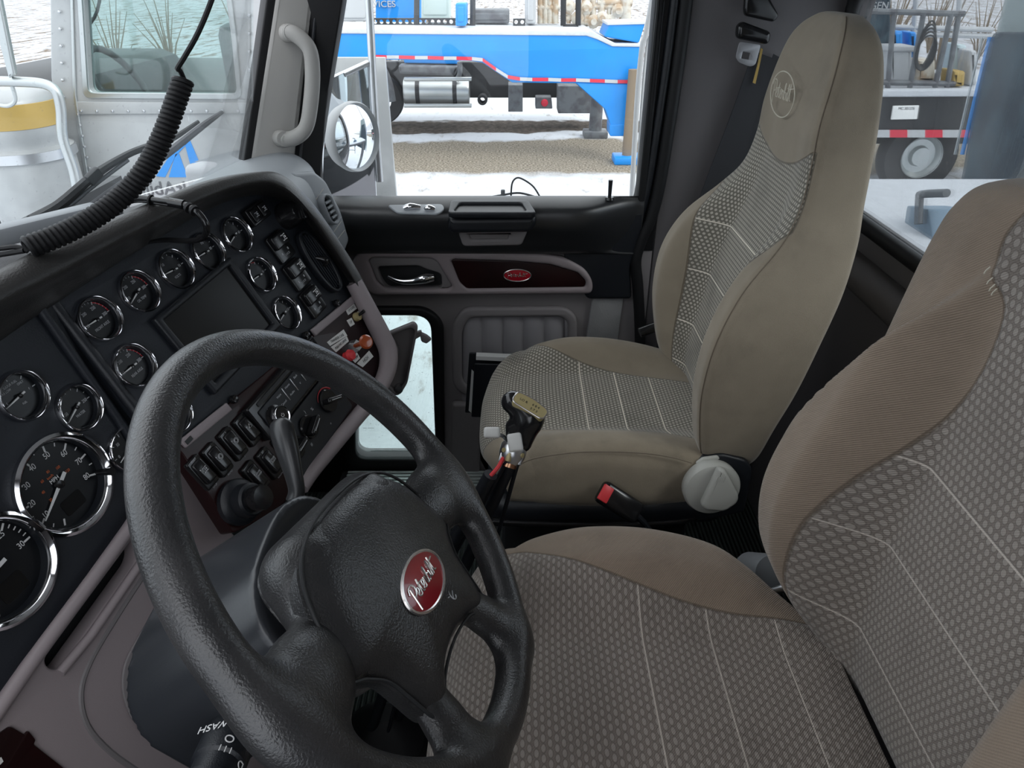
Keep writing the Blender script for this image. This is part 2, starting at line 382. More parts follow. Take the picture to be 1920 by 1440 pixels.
# right wall behind the door, with the rib of trim that hides the belt reel
PW = mat('b_pillar_trim', (.125, .117, .120), .6, bmp=(500, .15, 2, .001))
wr = st(box('wall_right', (1.80, -.80, 1.27), (1.86, -.375, 3.06), PW, bev=.004))
slab('trim_panel', Pl((1.80, 0, ZC), (-1, 0, 0), (0, -1, 0)), [rnd([(.42, -1.4), (.74, -1.4), (.74, -.62), (.60, -.57), (.42, -.57)], .03)], .0, .02, GRY, wr, bev=.008)
st(box('wall_front', (-.06, .98, 1.27), (1.80, 1.02, 2.30), BLK, bev=0))
LW = Pl((-.06, 0, ZC), (1, 0, 0), (0, 1, 0)); lwin = rnd([(-.08, -.50), (.62, -.50), (.54, .24), (-.08, .24)], .06)
st(slab('wall_left', LW, [rect(-.80, -1.48, 1.02, .31), lwin], -.05, 0, PW, bev=.003))  # unseen driver's side; opening kept small to weaken the light from there
st(box('wall_right', (1.80, .50, 1.27), (1.86, .64, 2.31), BLK, bev=.003))
st(box('wall_right', (1.80, .64, 1.27), (1.86, 1.02, 1.95), BLK, bev=.003))
# windshield: flat slanted pane from the cowl up to the roof, passenger half
A0, A1 = Vector((.72, 1.06, 2.38)), Vector((1.70, .61, 2.35)); up_ = Vector((-.05, -.13, .62))
def quadm(a, b, c, d, th, n=None):
    n = (b-a).cross(d-a).normalized(); P = [a, b, c, d]; return grid([[p + n*k for p in P] for k in (-th/2, th/2)], cv=True, cap=True)
wd = obj('window_1', quadm(A0, A1, A1+up_*1.12, A0+up_*1.12, .005), GLW, smooth=False); st(wd)
B0 = Vector((-.06, .72, 2.36))
st(obj('window_1', quadm(B0, A0, A0+up_*1.12, B0+up_*1.12, .005), GLW, smooth=False))
# passenger-side windshield pillar
ap = Pl(CAM + Vector((1.70, .53, -.40)), (-.80, -.58, .1), (.58, -.8, 0))
def pil(pts, z0, z1, m, nm, par=None, **k): return slab(nm, ap, [rnd(ap.LL(pts, z1), .006)], z0, z1, m, par, **k)
tr = st(pil([(524, -60), (596, -60), (549, 345), (462, 345)], -.05, 0, LGR, 'trim_1', bev=.012))
pil([(508, -60), (528, -60), (472, 340), (452, 340)], -.05, -.004, RUB, 'windshield_seal', tr, bev=.004)
pil([(585, -60), (662, -60), (640, 0), (612, 215), (602, 345), (540, 345)], -.06, -.010, RUB, 'door_seal', tr, bev=.006)
tube('seal_lip', [ap.hit(u, v, 0.0) for u, v in [(600, -60), (588, 60), (575, 170), (560, 320)]], .004, PLB, tr, sub=4)
# grab handle on the pillar
gh = thing('grab_handle', 'pale grey plastic grab handle bolted to the windshield pillar', 'handle', ap.hit(548, 262, .02))
gp = [(537, 60, .012), (556, 66, .03), (580, 92, .05), (586, 135, .052), (583, 190, .052), (574, 238, .048), (553, 258, .030), (528, 262, .012)]
tube('grip', [ap.hit(u, v, h) for u, v, h in gp], [.0175, .017, .0165, .017, .017, .0165, .017, .018], LGR, gh, seg=16, sub=6)
for u, v in ((541, 62), (528, 260)):
    x, y = ap.L(u, v, .01); lathe('mount', ap.M(x, y, 0), [(.001, 0), (.019, 0), (.0185, .018), (.0165, .027), (.001, .029)], LGR, gh, seg=24)
    lathe('screw_cap', ap.M(x, y, 0), [(.001, .026), (.008, .026), (.008, .0305), (.006, .032), (.001, .032)], KNB, gh, seg=20)
# ================================================================ passenger door
DP = Pl((1.80, 0, ZC), (-1, 0, 0), (0, -1, 0))
glass = DP.LL([(655, -80), (640, 20), (612, 190), (596, 300), (600, 385), (1192, 385), (1199, 340), (1229, 0), (1236, -80)])
peep = rnd(DP.LL([(668, 588), (808, 588), (818, 857), (668, 857)]), [.02, .05, .05, .04], 8)
zb = DP.L(900, 470)[1]
door = slab('door_1', DP, [[(-.50, zb), (.372, zb), (.372, -1.44), (-.50, -1.44)], peep], -.05, 0, GRY, bev=.003)
st(door); door['label'] = 'passenger door with grey lower panel, wood insert and peep window'
df = slab('window_frame', DP, [[(-.50, zb), (-.50, .30), (.372, .30), (.372, zb)], rnd(glass, .02)], -.05, .004, RUB, door, bev=.004)
slab('glass_run_seal', DP, [rnd(DP.LL([(1236, -60), (1252, -60), (1208, 380), (1194, 380)]), .004)], .0, .016, RUB, door, bev=.006)
w2 = slab('window_2', DP, [[(p[0]*1.01, p[1]) for p in glass]], -.036, -.031, GLS, bev=0); st(w2)
slab('peep_glass', DP, [peep], -.036, -.030, GLT, door, bev=0)
po = rnd(DP.LL([(640, 573), (800, 573), (832, 600), (834, 882), (640, 882)]), [.02, .05, .04, .03, .03], 8)
slab('peep_window_seal', DP, [po, peep], -.01, .018, RUB, door, bev=.008)
textm_ = textm(DP.M(*DP.L(688, 812), -.029), '--- -----', .012, .0003); obj('glass_mark', textm_, STL, door)
# padded black upper panel: a ledge that comes towards the seats, swept along the door
def ledge(y):  # profile (x inward offset, z)
    k = max(0, min(1, (y + .30)/.12)); e = .082*k + .020*(1-k)
    return [(0, -.503), (.012, -.498), (e*.55, -.503), (e*.9, -.515), (e, -.535), (e*.97, -.56), (e*.80, -.59), (e*.62, -.615), (e*.5, -.635), (.022, -.648), (0, -.648)]
ys = [.50, .4, .3, .2, .1, 0, -.1, -.16, -.2, -.24, -.28, -.315, -.335]
P = [cat_([(1.80 - a, y, ZC + z) for a, z in ledge(y)], 4, False) for y in ys]; PT = cat_([tuple(q for p in r for q in p) for r in P], 3, False)
PT = [[Vector(r[i:i+3]) for i in range(0, len(r), 3)] for r in PT]
obj('padded_panel', grid(PT, cv=True, cap=True), mat('door_vinyl', (.020, .021, .023), .36, spec=.75, bmp=(700, .2, 2, .0008)), door, ang=60)
# rear black skirt of the panel
slab('panel_wing', DP, [rnd(DP.LL([(1040, 400), (1208, 392), (1198, 440), (1180, 500), (1182, 556), (1100, 556), (1060, 490)]), .01)], -.001, .020, PLB, door, bev=.008)
# switch plate with two chrome rockers
sp_ = Pl((1.755, 0, ZC-.501), (-.12, 0, 1), (0, -1, 0))
plate = slab('switch_plate', sp_, [[(p[0], p[1]) for p in rnd([sp_.L(u, v) for u, v in [(726, 388), (830, 386), (834, 396), (822, 405), (745, 403)]], .012)]], .000, .006, SLV, door, bev=.003)
for a, b in (((757, 391), (788, 389)), ((797, 393), (815, 393))):
    p, q = sp_.hit(*a, .008), sp_.hit(*b, .008)
    tube('window_switch', [p, p*.6+q*.4+Vector((0, 0, .004)), q], [.006, .0085, .006], CHR, door, seg=12, sub=3)
tube('lock_pin', [(1.775, -.245, ZC-.505), (1.775, -.245, ZC-.455)], [.004, .0055], PLB, door, seg=12)
lathe('lock_pin_collar', Matrix.Translation((1.775, -.245, ZC-.503)), [(.001, 0), (.012, 0), (.010, .006), (.001, .007)], PLG, door, seg=20)
# pull cup: dark pocket behind a thick grip bar, paler scoop under it
D2 = DP.off(.085)
slab('pull_pocket', DP.off(.03), [rnd(DP.LL([(852, 389), (985, 389), (1000, 405), (844, 405)], .07), .008)], .03, .050, BLK, door, bev=.004)
slab('pull_rim', sp_, [rnd([sp_.L(u, v) for u, v in [(846, 383), (990, 383), (1006, 408), (840, 408)]], .015), rnd([sp_.L(u, v) for u, v in [(862, 388), (978, 388), (988, 404), (850, 404)]], .01)], -.002, .012, PLB, door, bev=.003)
slab('pull_well', sp_, [rnd([sp_.L(u, v) for u, v in [(860, 387), (980, 387), (990, 405), (848, 405)]], .01)], .0035, .0058, DIA, door, bev=0)
bar = DP.LL([(841, 406), (1003, 404), (1006, 418), (994, 434), (846, 436), (839, 424)], .105)
slab('pull_grip', DP, [rnd(bar, .010)], .06, .118, PLB, door, bev=.012)
slab('pull_scoop', DP, [rnd(DP.LL([(858, 434), (990, 432), (978, 461), (868, 463)], .088), .010), rnd(DP.LL([(878, 437), (954, 436), (952, 448), (884, 449)], .088), .004)], .010, .088, GRY, door, bev=.006)
slab('pull_scoop_back', DP, [rnd(DP.LL([(866, 438), (982, 436), (972, 456), (876, 458)], .082), .010)], .010, .082, GRY, door, bev=.004)
# taupe trim bezel with handle recess and wood insert
bz = rnd(DP.LL([(656, 500), (668, 476), (700, 468), (873, 472), (1017, 477), (1062, 486), (1098, 506), (1112, 530), (1111, 552), (700, 555), (680, 540)], .03), .02, 6)
wood = rnd(DP.LL([(846, 490), (852, 487), (967, 491), (1033, 497), (1083, 512), (1099, 528), (1097, 539), (875, 542), (862, 530)], .03), .008, 6)
rec = rnd(DP.LL([(690, 490), (697, 484), (808, 485), (820, 492), (848, 538), (840, 543), (724, 543), (706, 530)], .03), .010, 5)
slab('trim_bezel', DP, [bz, wood, rec], .0, .030, TAU, door, bev=.008)
slab('wood_insert', DP, [[(p[0], p[1]) for p in wood]], .004, .026, WOD, door, bev=.002)
cup = rnd(DP.LL([(708, 497), (786, 495), (800, 502), (828, 510), (830, 536), (728, 538), (716, 522)], .01), .012, 5)
slab('handle_recess', DP, [rec, cup], .0, .022, GRY, door, bev=.004)
slab('handle_cup', DP, [cup], .0, .004, BLK, door, bev=0)
hpts = [(728, 518, .022), (742, 525, .030), (758, 528, .033), (776, 527, .032), (796, 522, .028), (812, 520, .020)]
tube('door_handle', [DP.hit(u, v, h) for u, v, h in hpts], [.004, .006, .0075, .0095, .014, .011], CHR, door, seg=16, sub=6)
bx_, by_ = DP.L(970, 516, .027)
def badge(parent, M, w_, h_, name='badge', thick=.003):
    e = slabm(M, [circ(0, 0, w_, 48, h_)], 0, thick, thick*.4); b = obj(name, e, RED, parent, label='red oval badge with silver script')
    rim = [M @ Vector((w_*1.01*math.cos(t*.1309), h_*1.01*math.sin(t*.1309), thick*.8)) for t in range(48)]
    obj('badge_rim', tubem(rim, w_*.035+.0003, 6, True), SEM, b)
    obj('badge_script', scriptm(M @ Matrix.Translation((0, -h_*.05, thick)), w_*1.60, h_*1.10, w_*.021), SEM, b); return b
badge(door, DP.M(bx_, by_, .026), .036, .0165)
# lower panel: pocket with pleated bag, grey cloth strip
pk = rnd(DP.LL([(847, 610), (868, 578), (1060, 577), (1082, 594), (1082, 700), (1060, 760), (868, 742), (848, 722)], .02), .025, 6)
pin = rnd(DP.LL([(866, 622), (880, 596), (1052, 594), (1064, 604), (1064, 690), (1050, 750), (880, 728), (866, 712)], .02), .018, 6)
slab('map_pocket_rim', DP, [pk, pin], .0, .022, GRY, door, bev=.008)
P = []
for i in range(81):
    u = 866 + (1066-866)*i/80; ph = abs(math.sin((u-866)/38.5*math.pi))
    P.append([DP.hit(u, v, .004 + .012*ph**.5*(1 if j else .4)) for j, v in enumerate((592, 610, 650, 700, 752))])
obj('pleated_pocket', grid(P), mat('pocket_cloth', (.27, .26, .275), .8), door)
slab('cloth_strip', DP, [rnd(DP.LL([(1111, 556), (1170, 553), (1158, 640), (1160, 760), (1080, 760), (1098, 640)], .01), .004)], .0, .010, mat('strip_cloth', (.25, .25, .255), .8, bmp=(300, .3), var=(6, (.18, .18, .185))), door, bev=.003)
slab('lower_trim', DP, [rnd(DP.LL([(848, 752), (900, 752), (900, 882), (848, 882)], .01), .01)], .0, .03, GRY, door, bev=.008)
# rubber weatherstrip curling down the rear edge of the door opening
ws = [(1292, -40), (1272, 120), (1240, 330), (1222, 405), (1203, 450), (1192, 490), (1196, 540), (1200, 640), (1196, 760)]
st(tube('trim_2', [DP.hit(u, v, .012) for u, v in ws], .015, RUB, None, seg=12, sub=6))
st(tube('trim_3', [DP.hit(u-22, v, .004) for u, v in ws[:-3]], .012, PLB, None, seg=12, sub=6))
# ribbed sill plate
sl = thing('sill_plate', 'ribbed bright metal sill plate at the foot of the passenger door', 'sill plate', (1.72, .1, 1.30), kind='structure')
z0 = atx(700, 905, 1.72).z; y0 = atx(646, 905, 1.72).y; y1 = atx(815, 905, 1.72).y
box('sill_base', (1.64, y0+.02, z0-.05), (1.79, y1-.5, z0-.004), BLK, sl, bev=.004)
SIL = mat('bright_rib_metal', (.62, .68, .66), .32, .3)
for k in range(7):
    x = 1.672 + k*.0165; box('sill_rib', (x-.005, y0, z0-.006), (x+.005, y1-.42, z0+.004), SIL, sl, bev=.0025)
sl['label'] = 'ribbed bright metal sill plate at the foot of the passenger door'
# hanging belt: retracted webbing, D-ring bracket, latch plate
sb = thing('seat_belt', 'black seat belt hanging on the grey pillar with steel latch plate', 'seat belt', (1.78, -.45, 2.0))
BT = Pl((1.775, 0, ZC), (-1, 0, 0), (0, -1, 0)); WEB = mat('black_webbing', (.020, .021, .025), .75, bmp=(1500, .4, 1))
wp = [[(1412, 95), (1452, 110)], [(1372, 210), (1412, 235)], [(1330, 320), (1385, 330)], [(1290, 430), (1345, 430)], [(1250, 560), (1310, 560)], [(1225, 680), (1285, 680)]]
def strap(name, prs, pl, h, th, m, par, sub=4):
    L_ = cat_([tuple(pl.L(*a, h)) for a, b in prs], sub, False); R_ = cat_([tuple(pl.L(*b, h)) for a, b in prs], sub, False)
    return obj(name, grid([[pl.W(l[0], l[1], h), pl.W(r[0], r[1], h), pl.W(r[0], r[1], h+th), pl.W(l[0], l[1], h+th)] for l, r in zip(L_, R_)], cv=True, cap=True), m, par)
strap('webbing', wp, BT, .004, .003, WEB, sb)
strap('webbing', [[(a[0]+38, a[1]+6), (b[0]+34, b[1]+10)] for a, b in wp], BT, .0, .003, WEB, sb)
slab('anchor_bracket', BT, [rnd(BT.LL([(1400, -30), (1430, -30), (1462, 30), (1452, 42), (1398, 30), (1396, 20)], .02), .008)], .0, .02, PLG, sb, bev=.006)
slab('latch_housing', BT, [rnd(BT.LL([(1392, 40), (1446, 60), (1440, 84), (1380, 72), (1382, 48)], .03), .010)], .010, .04, PLG, sb, bev=.010)
lp = rnd(BT.LL([(1388, 78), (1428, 84), (1418, 122), (1408, 126), (1386, 118), (1380, 108)], .03), .006)
slab('latch_plate', BT, [lp, rnd(BT.LL([(1394, 97), (1408, 100), (1405, 112), (1391, 110)], .03), .001)], .022, .025, mat('worn_steel', (.30, .30, .31), .4, .8), sb, bev=.0008, label='steel latch plate')
strap('yellow_tag', [[(1426, 90), (1430, 92)], [(1420, 120), (1424, 122)], [(1411, 155), (1416, 157)]], BT, .012, .002, YEL, sb)
# ================================================================ outside the cab
GR, nt, bs = newmat('yard_ground')
_t = nt.nodes.new('ShaderNodeTexCoord'); _s = nt.nodes.new('ShaderNodeSeparateXYZ'); nt.links.new(_t.outputs['Object'], _s.inputs[0])
gx = S(nt, _s.outputs[0]) + (noise(nt, .35, 4) - .5)*1.6 + (noise(nt, 2.2, 3) - .5)*.7
n1, n2 = noise(nt, 9, 6, rough=.7), noise(nt, 30, 3)
gravel = mixc(nt, n2.ss(.35, .65), (.13, .11, .085), (.33, .29, .23)); mud = mixc(nt, n1.ss(.4, .6), (.055, .045, .038), (.11, .092, .078))
snow = mixc(nt, noise(nt, 3.5, 7, rough=.72, sc3=(.4, 1, 1)).ss(.54, .72), (.56, .58, .61), (.30, .28, .26))
c = mixc(nt, gx.ss(10.9, 11.3), snow, gravel); c = mixc(nt, gx.ss(13.3, 13.6), c, snow); c = mixc(nt, gx.ss(14.2, 14.35), c, mud)
c = mixc(nt, gx.ss(15.5, 15.7), c, snow)
far = mixc(nt, noise(nt, 2.2, 8, rough=.75, sc3=(.22, 1, 1)).ss(.495, .585), (.50, .51, .54), (.17, .13, .095)); c = mixc(nt, gx.ss(19, 22), c, far)
nt.links.new(c, bs.inputs['Base Color']); bs.inputs['Roughness'].default_value = .9; bs.inputs['Specular IOR Level'].default_value = .1
bump(nt, bs, noise(nt, 6, 6, rough=.7), .3, .05)
bm = bmesh.new(); bmesh.ops.create_grid(bm, x_segments=2, y_segments=2, size=1, matrix=Matrix.Translation((60, 0, 0)) @ Matrix.Diagonal((110, 110, 1, 1)))
gme = bpy.data.meshes.new('ground'); bm.to_mesh(gme); bm.free(); g = obj('ground', gme, GR, loc=(0, 0, 0)); st(g)
# --- silver truck standing alongside, seen through the windshield (its side is the plane X = 3.6)
TX = 3.6; TP = Pl((TX, 0, ZC), (-1, 0, 0), (0, -1, 0))
tk = thing('silver_truck', 'silver riveted truck cab seen through the windshield', 'truck', (TX+1, 1.9, 0))
twin = rnd(TP.LL([(150, -60), (165, 176), (448, 178), (436, 60), (420, -60)]), .04)
body = rnd(TP.LL([(92, -120), (95, 150), (170, 420), (190, 700), (520, 700), (520, -120)]), .02)
slab('cab_side', TP, [body, twin], -.08, 0, TRK, tk, bev=.01)
slab('side_window', TP, [twin], -.06, -.052, GTK, tk, bev=0)
slab('window_rim', TP, [rnd(TP.LL([(143, -60), (158, 184), (455, 186), (444, 60), (428, -60)]), .04), twin], -.01, .012, ALU, tk, bev=.004)
slab('door_seam', TP, [TP.LL([(132, -60), (137, -60), (145, 180), (184, 440), (178, 440), (139, 185)])], 0, .012, ALU, tk, bev=.004)
slab('belt_band', TP, [TP.LL([(140, 190), (474, 192), (474, 212), (146, 214)])], 0, .010, TRK, tk, bev=.003)
riv = []
for i in range(11): riv.append((152 + i*29.5, 208))
for i in range(7): riv.append((110 + i*1.5, -10 + i*32))
for i in range(7): riv.append((468, -5 + i*34))
for i in range(11): riv.append((146+i*4.2, 215 + i*20))
for u, v in riv[:90]:
    x, y = TP.L(u, v, .01); lathe('rivet', TP.M(x, y, .009), [(.001, .0), (.008, .0), (.006, .006), (.001, .008)], SAT, tk, seg=8)
box('cab_far_side', (TX+1.9, .9, 1.0), (TX+1.95, 3.2, 2.2), TRK, tk); box('cab_floor', (TX+.05, .9, .9), (TX+1.95, 3.2, 1.0), BLK, tk)
box('truck_dash', (TX+.1, 2.25, 1.5), (TX+1.8, 2.9, 2.28), BLK, tk, bev=.12); box('truck_seat', (TX+.5, 1.35, 1.3), (TX+1.1, 1.55, 2.5), STL, tk, bev=.06)
tube('truck_wheel', [(TX+.55+.22*math.cos(a*.3142), 2.12+.1*math.sin(a*.3142), 2.18+.2*math.sin(a*.3142)) for a in range(20)], .018, BLK, tk, closed=True)
tube('truck_cord', [(TX+.5, 2.0, 3.0), (TX+.5, 2.1, 2.6), (TX+.6, 2.3, 2.45), (TX+.7, 2.5, 2.40)], .008, BLK, tk, sub=6)
def tri(pts, m, z=.004): return slabm(TP.M(), [TP.LL(pts)], .0, z, 0)
lg = obj('door_logo', join([tri([(352, 268), (343, 262), (320, 290), (293, 330), (310, 332), (328, 295)], 0), tri([(345, 262), (356, 262), (385, 330), (364, 333)], 0), tri([(330, 288), (336, 288), (352, 332), (317, 332)], 0)]), BLU, tk, label='blue triangle logo with white stripes')
MM = TP.M(*TP.L(306, 354), .003) @ Matrix.Diagonal((-1, 1, 1, 1))
obj('door_lettering', textm(MM, 'AltAbility', .098, .002), STL, tk, label='grey lettering that reads backwards')
obj('small_decal', textm(TP.M(*TP.L(444, 313), .002), 'DOT 1140', .012, .0005), BLK, tk)
box('truck_chassis', (TX+.2, 2.2, .5), (TX+1.8, 4.5, .9), BLK, tk, bev=.02)
for yy in (4.2,):
    lathe('truck_tyre', Matrix.Translation((TX+.4, yy, .52)) @ Matrix.Rotation(math.pi/2, 4, 'Y'), [(.25, -.14), (.5, -.14), (.52, -.08), (.52, .08), (.5, .14), (.25, .14)], TIR, tk, seg=36, closed=True)
# --- air cleaner canister with its yellow band and the chrome tube rail over it
ac = thing('air_cleaner', 'silver canister with yellow band beside the silver truck', 'air cleaner', (0, 0, 0))
_tp = Pl((TX-.22, 0, ZC), (-1, 0, 0), (0, -1, 0)); cx0, cx1 = _tp.L(-40, 250), _tp.L(112, 250); R_ = (cx1[0]-cx0[0])/2; cy = -(cx0[0]+cx1[0])/2; X0 = TX - R_ - .03
def zat(v): return atx(35, v, X0-R_).z
prof = [(.01, zat(172)), (R_*.6, zat(176)), (R_*.9, zat(190)), (R_*.98, zat(200)), (R_*.99, zat(246)), (R_, zat(250)), (R_, zat(268)), (R_*.95, zat(276)), (R_*.97, zat(285)), (R_*1.12, zat(292)), (R_*1.12, zat(308)), (R_*1.07, zat(312)), (R_*1.04, zat(420)), (R_*.9, .9), (.01, .9)]
AM = Matrix.Translation((X0, cy, 0))
lathe('canister', AM, prof, TRK, ac, seg=48)
lathe('yellow_band', AM, [(R_*.96, zat(200)), (R_*1.005, zat(201)), (R_*1.015, zat(247)), (R_*.96, zat(249))], YEL, ac, seg=48, closed=True)
lathe('clamp_ring', AM, [(R_*1.10, zat(291)), (R_*1.14, zat(291)), (R_*1.14, zat(309)), (R_*1.10, zat(309))], SAT, ac, seg=48, closed=True)
tube('bracket_leg', [(X0, cy, .2), (X0, cy, .95)], .05, STL, ac, seg=12); tube('bracket_leg', [(X0-.1, cy, .0), (X0-.1, cy-.1, .95)], .05, STL, ac, seg=12)
for o in (ac,): pass
NP = Pl((TX-.47, 0, ZC), (-1, 0, 0), (0, -1, 0))
rl = thing('mirror_rail', 'bent chrome tube rail in front of the silver canister', 'rail', NP.hit(60, 160))
tube('rail_tube', [NP.hit(u, v) for u, v in [(-60, 152), (20, 153), (80, 157), (105, 172), (114, 205), (118, 260), (140, 330), (150, 420)]], .020, ALU, rl, seg=12, sub=6)
tube('rail_hook', [NP.hit(u, v) for u, v in [(18, 150), (26, 172), (28, 190), (14, 199), (-10, 195)]], .008, ALU, rl, seg=8, sub=6)
slab('mirror_arm', NP, [rnd(NP.LL([(-20, -40), (0, -40), (35, 138), (24, 146), (-4, 40)]), .01)], 0, .03, ALU, rl, bev=.008)
# --- passenger side mirrors of our own truck
mp = thing('tall_side_mirror', 'tall flat polished side mirror outside the passenger window', 'mirror', (2.2, .6, 2.0))
MI = mat('mirror_silver', (.80, .84, .88), .03, 1.0); MP = Pl(CAM + Vector((2.15, .44, -.35)), (-.86, -.42, 0), (.42, -.86, 0))
ml = MP.LL([(612, 150), (695, 112), (708, 370), (712, 440), (600, 440)])
slab('mirror_shell', MP, [rnd(ml, .01)], -.03, 0, SAT, mp, bev=.008)
slab('mirror_glass', MP, [rnd([(p[0]*.97 - .003, p[1]*.985) for p in ml], .01)], .0, .003, MI, mp, bev=.001)
tube('mirror_frame', [MP.hit(u, v, .005) for u, v in [(688, -60), (694, 40), (700, 160), (706, 260), (712, 340)]], .011, SAT, mp, seg=12, sub=4)
tube('mirror_brace', [MP.hit(u, v, .005) for u, v in [(646, 140), (692, 118)]], .007, SAT, mp, seg=10)
cvx = thing('convex_mirror', 'round convex mirror in pale rim below the tall mirror', 'mirror', (2.0, .5, 2.3))
CM = Pl(CAM + Vector((1.98, .43, -.36)), (-.50, -.86, .05), (.86, -.5, 0)); a, b = CM.L(664, 257); rr = (CM.L(664, 190)[1] - CM.L(664, 325)[1])/2
lathe('mirror_rim', CM.M(a, b, 0), [(rr*.93, .006), (rr*.97, .014), (rr*1.0, .010), (rr*1.01, -.004), (rr*.9, -.03), (rr*.3, -.05), (.001, -.05), (.001, -.02)], WHP, cvx, seg=48)
lathe('mirror_glass', CM.M(a, b, 0), [(.001, .022)] + [(rr*.94*k/8, .022 - .016*(k/8)**2) for k in range(1, 9)], MI, cvx, seg=48)
# --- wiper lying on the outside of the windshield
wn_ = (A1-A0).cross(up_).normalized(); wn_ = wn_ if wn_.y > 0 else -wn_
WP = Pl((A0+A1)/2, -wn_, (1, -.5, 0))
tube('bracket', [CM.W(a, b, -.05), CM.W(a+.02, b+.02, -.10), MP.hit(690, 250, .0)], .006, SAT, cvx, seg=8)
wi = thing('windshield_wiper', 'grey wiper arm and blade lying on the windshield', 'wiper', WP.hit(200, 330, -.02))
tube('wiper_blade', [WP.hit(u, v, -.014) for u, v in [(417, 210), (380, 236), (307, 293), (230, 345), (150, 400)]], [.004, .007, .008, .008, .005], STL, wi, seg=8, sub=4)
tube('wiper_arm', [WP.hit(u, v, -.035) for u, v in [(372, 228), (320, 262), (277, 275), (235, 292), (175, 330), (110, 385), (60, 415)]], [.004, .006, .007, .007, .009, .010, .012], BLK, wi, seg=8, sub=4)
tube('wiper_arm', [WP.hit(u, v, -.03) for u, v in [(240, 300), (180, 345), (120, 395), (80, 420)]], .004, STL, wi, seg=8, sub=4)
obj('wiper_hinge', boxm(WP.M(*WP.L(176, 330, -.03), -.03, .5), .03, .022, .012, .003), BLK, wi)
# cowl and hood beyond the windshield base
SCW = mat('white_cowl', (.55, .56, .58), .5)  # one even white for the cowl and the hood piece
st(box('cowl', (.05, 1.0, 2.02), (1.72, 1.40, 1.95), SCW, bev=.03))
st(obj('cowl', slabm(Matrix.Translation((0, 0, ZC-.398)), [rnd([(1.645, .672), (1.72, .64), (1.80, .72), (1.70, .78)], .02)], -.12, 0, .02), SCW))
# --- blue gooseneck trailer, X = 12
BX = 12.0; BP = Pl((BX, 0, ZC), (-1, 0, 0), (0, -1, 0))
gt = thing('gooseneck_trailer', 'long blue gooseneck trailer with red and white reflector tape', 'trailer', (BX+.6, 0, 0))
def B(pts, r=.03): return rnd(BP.LL(pts), r)
beam = B([(540, 59), (640, 60), (900, 62), (1105, 65), (1130, 78), (1150, 86), (1200, 87), (1192, 158), (960, 155), (905, 118), (880, 114), (700, 112), (540, 108)], .02)
slab('main_beam', BP, [beam], -.5, 0, BLU, gt, bev=.02)
slab('front_web', BP, [B([(1078, 155), (1192, 158), (1180, 235), (1145, 235), (1135, 205)])], -.5, .01, BLU, gt, bev=.01)
slab('outrigger', BP, [B([(1143, 233), (1178, 233), (1176, 255), (1143, 255)])], -.4, .02, BLU, gt, bev=.01)
slab('hitch_box', BP, [B([(1144, 46), (1212, 44), (1200, 82), (1134, 70)])], -.9, -.1, BLU, gt, bev=.02)
slab('snow_cap', BP, [B([(540, 53), (700, 54), (1108, 58), (1135, 72), (1155, 82), (1200, 82), (1200, 88), (1148, 87), (1120, 74), (1100, 67), (540, 62)], .01)], -1.6, .02, SNW, gt, bev=.01)
slab('snow_cap', BP, [B([(1140, 43), (1216, 41), (1216, 46), (1140, 48)], .005)], -.85, -.08, SNW, gt, bev=.005)
seg_ = [(702, 106), (725, 107), (748, 107), (778, 108), (802, 108), (832, 109), (856, 109), (885, 110), (905, 112), (930, 130), (952, 144), (975, 148), (998, 149), (1028, 149), (1052, 150), (1080, 150), (1106, 151), (1134, 152), (1158, 153), (1190, 153)]
for i in range(len(seg_)-1):
    (u0, v0), (u1, v1) = seg_[i], seg_[i+1]; slab('reflector', BP, [BP.LL([(u0, v0-3.2), (u1, v1-3.2), (u1, v1+3.2), (u0, v0+3.2)], .02)], .015, .03, WHP if i % 2 else RST, gt, bev=0)
lg1 = BP.hit(1115, 210); 
for dx, u, vb in ((-.2, 1172, 300), (1.9, 1115, 262)):
    t_ = atz(u, vb, .04) if dx < 0 else atx(u, vb, BX+1.9)
    x, y = (BX-.15, BP.hit(u, 300).y) if dx < 0 else (BX+1.9, t_.y)
    tube('landing_leg', [(x, y, .02), (x, y, 1.4)], .08 if dx < 0 else .12, BRN if dx < 0 else STL, gt, seg=12); box('landing_foot', (x-.2, y-.22, 0), (x+.2, y+.22, .12), BLU if dx < 0 else STL, gt, bev=.02)
# --- blue service truck beyond it with fuel tank, X = 14.6
SX = 14.6; SPn = Pl((SX, 0, ZC), (-1, 0, 0), (0, -1, 0)); S_ = lambda pts, r=.03: rnd(SPn.LL(pts), r)
sv = thing('service_truck', 'blue service truck with round fuel tank behind the trailer', 'truck', (SX+1, 1, 0))
slab('service_box', SPn, [S_([(694, -40), (782, -40), (782, 60), (694, 60)])], -1.6, -.6, BLU, sv, bev=.02)
obj('service_lettering', textm(SPn.M(*SPn.L(742, 8, -.585), -.585, 0), 'SERVICES', .15, .01, ax='RIGHT', sx=1.15), WHP, sv, label='white lettering')
slab('service_panel', SPn, [S_([(752, 112), (855, 113), (856, 124), (754, 122)])], -.8, -.3, BLU, sv, bev=.02)
a, b = SPn.hit(755, 175), SPn.hit(880, 175); rr = (SPn.L(800, 150)[1]-SPn.L(800, 202)[1])/2
FM = Matrix.Translation((SX+.2, a.y, a.z)) @ Matrix.Rotation(math.pi/2, 4, 'X')
LN = a.y - b.y
lathe('fuel_tank', FM, [(.01, 0), (rr*.92, .01), (rr, .05), (rr, LN-.05), (rr*.92, LN-.01), (.01, LN)], ALU, sv, seg=40)
for k in (.22, .78): lathe('tank_strap', FM, [(rr*.99, LN*k-.04), (rr*1.03, LN*k-.04), (rr*1.03, LN*k+.04), (rr*.99, LN*k+.04)], BLK, sv, seg=40, closed=True)
